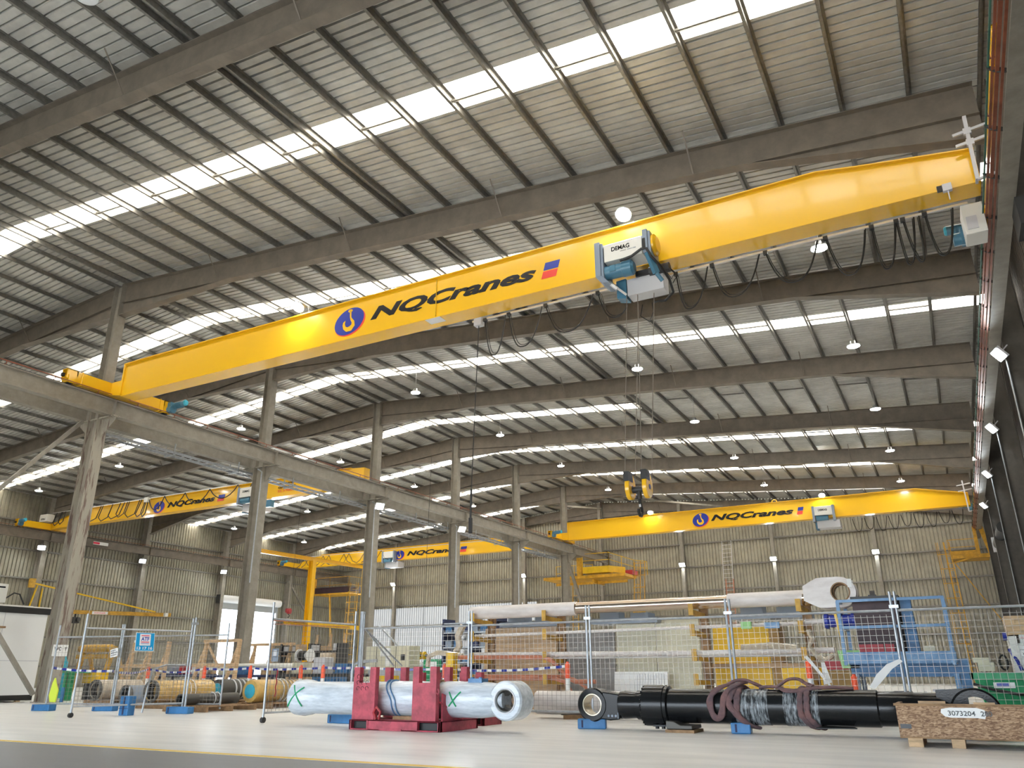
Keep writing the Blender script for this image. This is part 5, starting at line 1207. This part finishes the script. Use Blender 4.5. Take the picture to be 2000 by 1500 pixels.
o = MB().box((-.75,16.9,.25),(-.25,17.3,.42)).box((-.6,16.8,.5),(-.2,16.95,.54)).box((-.75,16.85,.0),(-.7,16.9,.5)).box((-.25,16.85,.0),(-.2,16.9,.5)).build('parts_stand','boxgrey'); tag(o,'low stand of grey machine parts under the blue cage','stand')
o = MB().box((-1.25,16.8,.0),(-.95,17.2,.5)).build('dark_red_box','maroon'); tag(o,'dark red box on the floor under the blue cage','box')
# ---- green skip + machine
t = thing('green_skip', 'bright green steel skip at the right edge behind the fence', 'skip', (.9,15.3,0))
mb = MB(); 
P0 = [(.22,14.9,.12),(1.9,14.9,.12),(1.9,16.1,.12),(.22,16.1,.12)]; P1 = [(.06,14.7,.80),(2.05,14.7,.80),(2.05,16.3,.80),(.06,16.3,.80)]
P2 = [(x+(.04 if x < 1 else -.04), y+(.04 if y < 15.5 else -.04), z) for x,y,z in P1]; P3 = [(x+(.04 if x<1 else -.04), y+(.04 if y<15.5 else -.04), z+.02) for x,y,z in P0]
vs = P0+P1+P2+P3
mb.add(vs, [(3,2,1,0)]+[(i,(i+1)%4,(i+1)%4+4,i+4) for i in range(4)]+[(i+4,(i+1)%4+4,(i+1)%4+8,i+8) for i in range(4)]+[(i+8,(i+1)%4+8,(i+1)%4+12,i+12) for i in range(4)]+[(12,13,14,15)])
mb.build('tub', 'green', t)
MB().box((.03,14.66,.72),(2.08,14.70,.82)).box((.03,14.66,.72),(.07,16.34,.82)).build('rim', 'green', t)
MB().box((.3,15,0),(.5,16,.12)).box((1.5,15,0),(1.7,16,.12)).build('runner', 'darksteel', t)
MB().box((.32,14.725,.60),(.60,14.74,.68)).build('label', 'paperwhite', t); MB().box((.36,14.72,.62),(.52,14.728,.67)).build('label_print', 'logoblue', t)
o = MB().tube([(.05,14.5,.66),(.3,14.48,.58),(.6,14.48,.52),(.9,14.48,.52),(1.3,14.5,.62)],.022,8).build('black_hose','black',None,smooth=True); tag(o,'black hose sagging in front of the green skip','hose')
t = thing('white_machine', 'white machine cabinet with arrow symbols at the right edge above the skip', 'machine', (1.2,17,0))
MB().box((.74,16.9,.0),(.86,17.7,1.42)).box((.74,16.9,.0),(2.4,17.7,.8)).box((.86,16.95,1.2),(2.4,17.7,1.3)).build('frame', 'offwhite', t)
MB().box((.86,16.93,.82),(1.02,16.96,1.25)).build('symbol_panel', 'white', t)
MB().box((.90,16.92,1.30),(2.2,17.0,1.44)).box((.90,16.91,1.33),(1.6,16.92,1.40)).build('top_label', 'paperwhite', t)
text('top_label_text', 'DANGER HIGH VOLTAGE', 'signred', t, (.93,16.905,1.37), (1,0,0), (0,0,1), .6, .03, depth=.001)
text('symbol_word', 'POWER', 'letter', t, (.88,16.925,1.18), (1,0,0), (0,0,1), .10, .018, bold=.02, depth=.001); text('symbol_word', 'QUALITY', 'letter', t, (.88,16.925,1.06), (1,0,0), (0,0,1), .11, .018, bold=.02, depth=.001); text('symbol_word', 'VELOCITY', 'letter', t, (.88,16.925,.94), (1,0,0), (0,0,1), .12, .018, bold=.02, depth=.001)
m = MB().box((.91,16.922,1.11),(.97,16.93,1.13)).box((.93,16.922,1.095),(.95,16.93,1.145)); m.build('cross_symbol','letter',t)
text('star_symbol', '*', 'letter', t, (.92,16.925,.99), (1,0,0), (0,0,1), .05, .045, bold=.04, depth=.001); text('arrow_symbol', '>', 'letter', t, (.92,16.925,.87), (1,0,0), (0,0,1), .05, .04, bold=.04, depth=.001)
MB().box((1.05,16.93,.82),(2.3,16.97,1.1)).build('yellow_panel', 'yellow2', t); MB().box((1.02,16.94,1.12),(2.3,16.97,1.2)).build('dark_panel', 'darksteel', t)
MB().cyl((.72,17,1.42),(.66,17,1.42),.07,n=16).tube([(.72,17,1.2),(.80,16.88,1.0),(.84,16.87,.85)],.03,6).build('hose_fitting', 'logoblue', t)
o = MB().box((.74,16.9,1.44),(2.4,17.7,1.76)).build('carton','wood'); tag(o,'tan carton on top of the white machine','carton')
o = MB().tube([(.55,16.6+.0,.95+.1*math.sin(a)) if False else V((.58+.06*math.cos(a),16.6,.98+.12*math.sin(a))) for a in [i*PI/8 for i in range(16)]],.018,6,True).build('coiled_hose','black',None,smooth=True); tag(o,'coil of black hose left of the white machine','hose')
o = MB().box((.18,16.3,.84),(.42,16.6,.98)).box((.12,16.35,.98),(.36,16.6,1.06)).build('foam_block','cream'); tag(o,'cream foam blocks stacked on the left rim of the green skip','foam')

# ================================================================== LEFT SIDE GOODS
# cabin
t = thing('site_cabin', 'white site cabin with black roof trim at the left edge', 'cabin', (-29.2,14,0))
MB().box((-30.9,9.5,.22),(-27.75,17.05,2.80)).build('walls', 'white', t)
MB().box((-30.95,9.4,2.80),(-27.70,17.1,3.0)).build('roof_trim', 'black', t); MB().box((-30.95,9.4,3.0),(-27.68,17.12,3.04)).build('roof_edge', 'offwhite', t)
MB().box((-30.9,9.5,0.05),(-27.75,17.05,.22)).build('skid_base', 'black', t)
for yy in (15.6,12.0): MB().box((-27.755,yy,.22),(-27.745,yy+.015,2.8)).build('panel_joint', 'boxgrey', t)
MB().box((-27.75,15.55,1.28),(-27.735,17.0,1.30)).build('latch_bar', 'boxgrey', t); MB().box((-27.75,13.0,2.30),(-27.6,15.62,2.36)).build('awning_edge', 'pallet', t)
MB().cyl((-28.3,10,3.07),(-28.3,16.8,3.07),.03,n=8).build('roof_pipe', 'offwhite', t)
MB().box((-27.9,16.55,0),(-27.8,16.7,.06)).build('foot_block', 'wood', t)
t = thing('air_conditioner', 'white air conditioner unit standing on the cabin roof', 'air conditioner', (-28.2,15.4,3.05))
MB().box((-28.3,14.6,3.11),(-27.8,15.55,3.72)).build('casing', 'offwhite', t, bevel=.02); MB().box((-27.8,15.1,3.58),(-27.79,15.45,3.63)).build('badge', 'letter', t); MB().tube([(-27.9,15.5,3.2),(-27.85,15.8,3.45),(-27.85,16.0,3.42),(-27.85,16.2,3.1)],.025,6).build('hose', 'black', t)
for y_ in (14.8,15.35): MB().box((-28.2,y_,3.04),(-27.9,y_+.08,3.12)).build('foot', 'darksteel', t)
# pallets + wrapped cylinders
def palletobj(x0_, x1_, ya, yb, label):
    t = thing('pallet', label, 'pallet', ((x0_+x1_)/2,(ya+yb)/2,0), 'timber pallets'); n = 7
    for k in range(n):
        x = x0_+(x1_-x0_-.1)*k/(n-1); MB().box((x,ya,.11),(x+.1,yb,.135)).build('deck_board', 'pallet', t)
    for y_ in (ya,(ya+yb)/2-.04,yb-.08): MB().box((x0_,y_,.025),(x1_,y_+.08,.11)).build('bearer', 'pallet', t); MB().box((x0_,y_,0),(x1_,y_+.08,.025)).build('bottom_board', 'pallet', t)
palletobj(-17.4,-15.9,14.0,15.6,'timber pallet in front carrying the small dark cylinder'); palletobj(-19.6,-18.4,14.9,16.7,'timber pallet under the yellow cylinder with the open end'); palletobj(-17.3,-15.9,16.1,17.8,'timber pallet under the yellow-wrapped cylinder with teal end')
palletobj(-23.3,-22.1,15.9,17.3,'timber pallet under the leftmost clear-wrapped cylinder'); palletobj(-20.0,-18.8,17.5,18.9,'timber pallet under the ribbed grey cylinder')
def gcyl(x, y0_, y1_, z, r, m, label, endm=None, ribs=0, open_=False, ribm=None, rx=.55, tilt=0.0):
    t = thing('packed_cylinder', label, 'cylinder', (x,(y0_+y1_)/2,z-r), 'machined cylinders on pallets'); L = y1_-y0_; d = V((0,1,0)); o0 = V((x,y0_,z))
    if open_: MB().lathe(o0,d,[(0,r*.78),(0,r),(L,r),(L,r*.5),(L*.98,r*.4),(.1,r*.78)],40,True).build('tube', m, t, smooth=True)
    else: MB().lathe(o0,d,[(0,.05),(0,r*.96),(.04,r),(L*rx,r),(L*rx+.02,r*.93),(L,r*.93),(L,.05)],40).build('tube', m, t, smooth=True)
    if open_: MB().lathe(o0+d*.02,d,[(0,r*.765),(L*.8,r*.765),(L*.8,.02),(L*.79,.02),(L*.79,r*.75),(0,r*.75)],32,True).build('bore_shade_liner', 'darksteel', t, smooth=True)  # added liner whose dark colour stands for shade inside the open bore
    if open_: MB().lathe(o0-d*.02,d,[(0,r*.80),(0,r*1.03),(.06,r*1.03),(.06,r*.80)],40,True).build('end_ring', 'darkbore', t, smooth=True)
    for k in range(ribs):
        x = L*(rx+.04)+k*(L*(.94-rx))/ribs; MB().lathe(o0+d*x,d,[(0,r*.90),(0,r),(.05,r),(.05,r*.90)],36,True).build('rib', ribm or m, t, smooth=True)
    if endm: MB().lathe(o0-d*.02,d,[(0,.02),(0,r*.62),(.02,r*.62)],32).build('end_cover', endm, t, smooth=True); MB().lathe(o0-d*.03,d,[(0,.01),(0,r*.25),(.02,r*.25)],20).build('end_tab', endm, t)
    return t
gcyl(-22.7,15.8,17.25,.42,.28,'palewrap','clear-wrapped cylinder at the far left behind the gate',open_=True)
gcyl(-21.15,15.7,16.9,.29,.27,'hoistgrey','short grey open pipe between the wrapped and the yellow cylinder',open_=True)
gcyl(-19.0,14.85,16.75,.42,.28,'yellowwrap','yellow ribbed cylinder with an open dark end',open_=True,ribs=5,rx=.55)
gcyl(-19.4,17.4,19.0,.42,.29,'darkbore','dark grey cylinder with white ribs and a teal end cover',endm='teal',ribs=6,ribm='boxgrey',rx=.25)
gcyl(-16.65,16.05,17.95,.42,.285,'yellowwrap','yellow-wrapped cylinder with a teal end cover',endm='teal',ribs=6,ribm='palewrap',rx=.45)
t = gcyl(-16.75,13.95,15.7,.27,.13,'darkbore','small dark cylinder with a flanged open end strapped to the front pallet',open_=True,rx=.7)
MB().lathe((-17.15,14.3,.22),(0,1,0),[(0,.05),(.25,.05),(.3,.09),(.6,.09),(.65,.05),(.9,.05)],20).build('machined_fitting','boxgrey',t,smooth=True)
def ystrap(xc,y,zc,r): return MB().tube([(xc+r*math.cos(a),y,zc+r*math.sin(a)) for a in [i*2*PI/20 for i in range(20)]],.012,4,True)
for yy in (14.9,15.05): ystrap(-16.75,yy,.27,.145).build('strap','paperwhite',t)
for xc,yy,zc,r_,nm in ((-19.0,15.9,.42,.30,'yellow ribbed'),(-16.65,17.0,.42,.305,'yellow-wrapped')):
    o = ystrap(xc,yy,zc,r_).build('load_strap','paperwhite'); tag(o,'thin white strap around the %s cylinder, nearer one' % nm,'strap','white straps over cylinders')
    o = ystrap(xc,yy+.15,zc,r_).build('load_strap','paperwhite'); tag(o,'thin white strap around the %s cylinder, farther one' % nm,'strap','white straps over cylinders')
# green bench with vest
t = thing('green_bench', 'green steel workbench frame beside the scraped column', 'workbench', (-28.3,18.4,0))
MB().box((-29.0,18.1,.90),(-27.55,18.9,.98)).build('top','green',t)
for xx in (-28.9,-27.9,-27.65): MB().box((xx,18.15,0),(xx+.14,18.3,.9)).build('leg','green',t)
MB().box((-28.5,18.1,.35),(-28.2,18.2,.85)).build('red_guard','redpaint',t)
t = thing('hivis_vest', 'yellow high-visibility vest hanging on the far left fence panel', 'vest', (-20.35,13.05,.2))
MB().prism([(-20.42,13.0,.66),(-20.36,13.0,.78),(-20.30,13.0,.66),(-20.16,13.0,.48),(-20.20,13.0,.2),(-20.40,13.0,.2),(-20.48,13.0,.36)],(0,.05,0)).build('cloth','hivis',t,bevel=.015)
o = MB().prism([(-20.12,13.08,.55),(-20.02,13.08,.55),(-20.02,13.08,.2),(-20.12,13.08,.2)],(0,.03,0)).build('blue_cloth','bluepaint'); tag(o,'strip of blue cloth beside the high-visibility vest','cloth')
# yellow roller frame
t = thing('roller_stand', 'old yellow steel frame carrying a yellow roller behind the gate', 'roller frame', (-29,20,0))
for xx in (-30.0,-28.3):
    MB().bar((xx,19.8,0),(xx+.25,20,1.7),.14,.14).bar((xx+.7,20.5,0),(xx+.3,20.2,1.6),.12,.12).build('leg','oldyellow',t)
MB().box((-30.0,19.85,1.42),(-28.2,20.1,1.56)).box((-30,19.85,.9),(-28.2,20.0,1.0)).build('cross_beam','oldyellow',t)
MB().lathe((-30.0,20,1.78),(1,0,0),[(0,.08),(0,.13),(.2,.15),(1.8,.15),(1.85,.10),(2.1,.07)],28).build('roller','oldyellow',t,smooth=True)
o = MB().box((-27.95,18.9,.56),(-27.25,19.4,.95)).build('yellow_tub','yellow2'); tag(o,'bright yellow plastic tub in front of the timber frames','tub')
MB().box((-27.9,18.95,0),(-27.3,19.35,.56)).build('stand','darksteel',o)
t = thing('gas_bottle', 'teal gas bottle with a white hard hat hung over it, beside the yellow roller frame', 'gas bottle', (-30.9,20,0))
MB().lathe((-30.9,20,0),(0,0,1),[(0,.14),(1.3,.14),(1.45,.06),(1.52,.05)],20).build('bottle','teal',t,smooth=True)
# timber A frames
def aframe(x0_, x1_, y, z1, label, n=3):
    t = thing('timber_trestle', label, 'timber trestle', ((x0_+x1_)/2,y,0), 'timber A-frames'); L = x1_-x0_
    for k in range(n):
        x = x0_+L*k/(n-1); MB().bar((x,y,0),(x+.12,y,z1),.11,.11).build('upright','wood',t); MB().bar((x-.75,y+.1,.0),(x+.05,y+.05,z1*.9),.10,.08).build('brace','wood',t)
    MB().box((x0_-.4,y-.08,z1*.55),(x1_+.1,y-.0,z1*.55+.12)).build('rail','wood',t)
    return t
aframe(-27.0,-25.1,20,1.95,'pale timber A-frame row directly behind the blue sign')
t = aframe(-23.4,-21.8,20.2,1.95,'pale timber portal frame left of the bright doorway',2); MB().box((-23.4,20.15,1.88),(-21.7,20.3,1.98)).bar((-23.3,20.25,1.85),(-22.6,20.25,1.05),.07,.05).build('top_rail','wood',t)
t = aframe(-31.2,-28.8,30,2.2,'timber frames standing in the bright doorway light',3); MB().box((-31.3,29.9,2.15),(-28.5,30.1,2.27)).bar((-32.2,29.9,1.7),(-28.5,29.9,1.65),.04,.04).build('top_rail','wood',t)
t = aframe(-39.2,-35.6,42,3.3,'tall timber frames behind the yellow portal',4); MB().box((-39.6,42.0,1.2),(-35.2,42.6,1.5)).build('shelf','wood',t)
o = MB().cyl((-38.6,41.6,1.75),(-36.0,41.6,1.75),.36,n=20).build('wrapped_roll','palewrap',None,smooth=True); tag(o,'pale wrapped roll held in the tall timber frames','roll')
t = thing('cable_drum', 'white and dark cable drum beside the yellow portal post', 'cable drum', (-21.6,24,1.3))
MB().cyl((-22.5,24,1.5),(-21.9,24,1.5),.10,n=20).build('core','paperwhite',t); 
for xx in (-22.5,-21.95): MB().cyl((xx,24,1.5),(xx+.04,24,1.5),.24,n=24).build('flange','paperwhite',t)
MB().cyl((-22.42,24,1.5),(-22.15,24,1.5),.18,n=20).build('wound_cable','black',t); MB().box((-22.6,23.8,0),(-21.8,24.2,1.27)).build('stand','pallet',t)
# benches, long pipe, drums
def table(x0_, x1_, ya, yb, z, mt, label, legs='darksteel'):
    t = thing('work_table', label, 'table', ((x0_+x1_)/2,(ya+yb)/2,0), 'work tables'); MB().box((x0_,ya,z-.09),(x1_,yb,z)).build('table_top',mt,t)
    for x in (x0_+.08,x1_-.16):
        for y in (ya+.05,yb-.13): MB().box((x,y,0),(x+.08,y+.08,z-.09)).build('leg',legs,t)
table(-27.0,-24.6,21.2,22.0,.85,'navy','long dark blue table behind the yellow ribbed cylinder'); table(-24.2,-21.6,21.2,22.0,.82,'navy','dark table left of the second middle column')
table(-19.6,-16.6,20.0,20.9,.84,'darksteel','dark table in the middle with goods, right of the yellow portal post'); table(-15.6,-12.4,23.5,24.4,.95,'darksteel','dark table below the pale end wall, behind the red cradle')
o = MB().cyl((-25.9,22.3,1.12),(-19.8,22.3,1.10),.10,n=18).build('long_pipe','offwhite',None,smooth=True); tag(o,'long pale pipe lying across trestles behind the timber frames','pipe')
for xx in (-25.2,-22.6,-20.4): MB().box((xx,22.2,0),(xx+.1,22.4,1.02)).build('trestle','wood',o)
for xx, lb in ((-20.6,'left'),(-19.9,'middle'),(-19.2,'right')):
    o = MB().lathe((xx,22.9,0),(0,0,1),[(0,.27),(.3,.28),(.32,.27),(.6,.28),(.62,.27),(.9,.27)],24).build('drum','bluepaint',None,smooth=True); tag(o,'blue steel drum behind the tape, %s of three' % lb,'drum','blue drums')
for k,(xx,z,sx,m,lb) in enumerate(((-26.6,.85,.35,'hoistgrey','grey gearbox lump on the long dark blue table'),(-25.9,.85,.45,'redpaint','red crate on the long dark blue table'),(-25.2,.85,.3,'boxgrey','pale carton on the long dark blue table'),(-23.8,.82,.3,'cream','cream carton on the dark table'),(-22.9,.82,.4,'bluepaint','blue tub on the dark table left of the column'))):
    o = MB().box((xx,21.3,z),(xx+sx,21.8,z+.28)).build('bench_item',m,None,bevel=.02); tag(o,lb,'box')
t = thing('grey_shelving', 'dark stacked shelving goods right of the doorway', 'shelving', (-22.4,28,0))
for z in (.2,1.0,1.8): MB().box((-29.2,29.8,z),(-25.6,30.6,z+.06)).build('shelf','darksteel',t)
for xx in (-29.2,-27.4,-25.65): MB().box((xx,29.8,0),(xx+.06,30.6,2.2)).build('upright','darksteel',t)
for i in range(9):
    xx = -29.1+.39*i; o = MB().box((xx,29.95,1.06 if i%2 else 1.86),(xx+.3,30.4,(1.06 if i%2 else 1.86)+.22+.05*(i%3))).build('shelf_carton',['boxgrey','cream','ply','hoistgrey'][i%4]); tag(o,'small carton on the dark shelving, %s from the left' % ordn[i],'carton','cartons on the dark shelving')
# control cabinet, grinder, drum etc. in the middle distance
t = thing('control_cabinet', 'olive-green electrical cabinet with papers on its doors, above the left red post', 'cabinet', (-17,21,0))
MB().box((-16.85,21,.95),(-15.15,21.6,1.66)).build('body','cream',t,bevel=.01); MB().box((-16.8,21.1,0),(-15.2,21.5,.95)).build('plinth','boxgrey',t)
MB().box((-16.42,20.995,.98),(-16.40,21,1.64)).build('door_joint','darksteel',t); MB().box((-15.66,20.995,.98),(-15.64,21,1.64)).build('door_joint','darksteel',t)
MB().box((-16.25,20.985,1.35),(-15.85,20.995,1.60)).box((-16.05,20.985,1.05),(-15.85,20.995,1.33)).build('notice','paperwhite',t); MB().box((-15.45,20.985,1.22),(-15.30,20.995,1.40)).build('warning_plate','black',t)
MB().bar((-15.7,21.3,1.6),(-16.6,21.3,2.3),.06,.04).build('stay','galv',t)
t = thing('yellow_cabinet', 'yellow steel box on the floor behind the left red post', 'cabinet', (-15.9,20.4,0))
MB().box((-16.0,20.3,.3),(-15.35,20.8,.78)).build('body','yellow2',t); MB().box((-15.95,20.4,0),(-15.4,20.7,.3)).build('stand','darksteel',t); MB().box((-16.35,20.3,.25),(-16.0,20.8,.75)).build('side_box','cream',t)
t = thing('hook_block', 'small yellow hook block resting behind the red cradle', 'hook block', (-15.35,22,1.25))
for xx in (-15.5,-15.3): MB().cyl((xx,22,1.38),(xx+.08,22,1.38),.12,n=20).build('sheave','yellow2',t,smooth=True)
MB().cyl((-15.55,22,1.38),(-15.15,22,1.38),.04,n=10).build('pin','black',t); MB().cyl((-15.36,22,1.4),(-15.3,22.1,8),.008,n=4).build('rope','darksteel',t)
t = thing('green_machine', 'green machine cabinet with a paper label behind the red cradle', 'machine', (-14.2,21,0))
MB().box((-14.6,21,.3),(-13.95,21.6,1.25)).build('body','green',t,bevel=.02); MB().box((-14.35,20.99,1.0),(-14.1,21,1.18)).build('label','paperwhite',t); MB().box((-14.55,21.1,0),(-14.0,21.5,.3)).build('foot','darksteel',t); MB().box((-14.5,20.99,.45),(-14.02,21,.9)).build('door','green',t)
t = thing('white_enclosure', 'low white enclosure with windows behind the red cradle', 'enclosure', (-15,26,0))
MB().box((-18.7,26,.0),(-12.2,26.1,1.25)).build('panel','white',t); 
for k in range(5): MB().box((-18.4+1.3*k,25.98,.9),(-17.6+1.3*k,26,1.15)).build('window','boxgrey',t)
t = thing('steel_gantry', 'grey steel gantry frame with cross bracing against the pale end wall', 'gantry frame', (-15.5,27,0))
for xx in (-19.2+1.6,-18.5+1.6): MB().box((xx,27,0),(xx+.10,27.1,2.65)).build('post','galv',t)
m_ = MB()
for z in (.6,1.2,1.8,2.4): m_.bar((-17.55,27.05,z),(-16.9,27.05,z+(.5 if int(z*10)%12 else -.5)),.03,.03)
m_.build('bracing','galv',t); MB().box((-17.6,27,1.95),(-14.4,27.12,2.1)).box((-17.6,27,1.2),(-14.4,27.12,1.32)).build('beam','galv',t)
o = MB().box((-14.75,26.9,2.0),(-14.45,27,2.55)).build('orange_sign','orangepipe'); tag(o,'orange panel hanging on the grey gantry frame','panel')
MB().bar((-14.6,26.95,1.2),(-14.6,26.95,2.6),.03,.03).build('hanger','galv',o)
o = MB().cyl((-12.9,24,1.75),(-12.9,24,2.25),.16,n=16).build('blue_reel','logoblue',None,smooth=True); tag(o,'small blue hose reel left of the rack','reel')
MB().bar((-12.9,24.2,0),(-12.9,24.2,2.3),.05,.05).build('post','darksteel',o)
t = thing('pipe_stand', 'yellow pipe stand post at the left end of the rack', 'stand', (-11.3,17.3,0))
MB().box((-10.95,16.7,.62),(-10.75,16.9,1.30)).build('post','yellow2',t); MB().box((-10.9,16.75,0),(-10.8,16.85,.62)).build('leg','darksteel',t)
o = MB().tube([(-11.9,17.3,1.0),(-11.85,17.3,1.25),(-11.6,17.3,1.33),(-11.3,17.3,1.30),(-10.8,17.2,1.24)],.06,8).build('fabric_wrapped_end','palewrap',None,smooth=True); tag(o,'rag-wrapped left end of the orange pipes','wrap')
o = MB().tube([(-11.3,18,2.0),(-11.45,18,1.75),(-11.4,18,1.5),(-11.5,18,1.35)],.09,8).build('hanging_cloth','palewrap',None,smooth=True); tag(o,'bunched pale cloth hanging left of the rack','cloth')
t = thing('parts_shelving', 'dense grey shelving of small parts bins behind the left end of the rack', 'shelving', (-12.6,20,0))
for z in (.3,.7,1.1,1.5,1.9,2.15): MB().box((-13.0,19.6,z),(-11.2,20.2,z+.04)).build('shelf','galv',t)
for xx in (-13.0,-12.1,-11.25): MB().box((xx,19.6,0),(xx+.05,20.2,2.3)).build('upright','navy',t)
k = 0
for z in (.34,.74,1.14,1.54,1.94):
    for i in range(6):
        xx = -12.92+.29*i; o = MB().box((xx,19.65,z),(xx+.2,20.1,z+.16)).build('parts_bin',['bluepaint','boxgrey','navy','hoistgrey'][(i+k)%4]); tag(o,'small parts bin on the grey shelving, %s shelf up, %s from the left' % (ordn[k],ordn[i]),'bin','bins on the grey shelving')
    k += 1
table(-14.4,-12.2,21.5,22.2,.9,'navy','dark blue packing table right of the green machine')
for i,(xx,w_,h_,m) in enumerate(((-14.3,.3,.22,'cream'),(-13.9,.25,.3,'ply'),(-13.55,.35,.38,'maroon'),(-13.1,.3,.25,'boxgrey'),(-12.7,.3,.2,'brownpaper'))):
    o = MB().box((xx,21.6,.9),(xx+w_,22,.9+h_)).build('packed_box',m); tag(o,'small box on the packing table behind the red cradle, %s from the left' % ordn[i],'box','boxes on the packing table')
for i,(xx,yy,h_,m,lb) in enumerate(((-19.2,20.2,.35,'cream','pale toolbox on the dark middle table'),(-18.3,20.2,.5,'boxgrey','grey case on the dark middle table'),(-17.4,20.2,.3,'bluepaint','blue case on the dark middle table'))):
    o = MB().box((xx,yy,.84),(xx+.5,yy+.4,.84+h_)).build('tool_case',m,None,bevel=.02); tag(o,lb,'case')
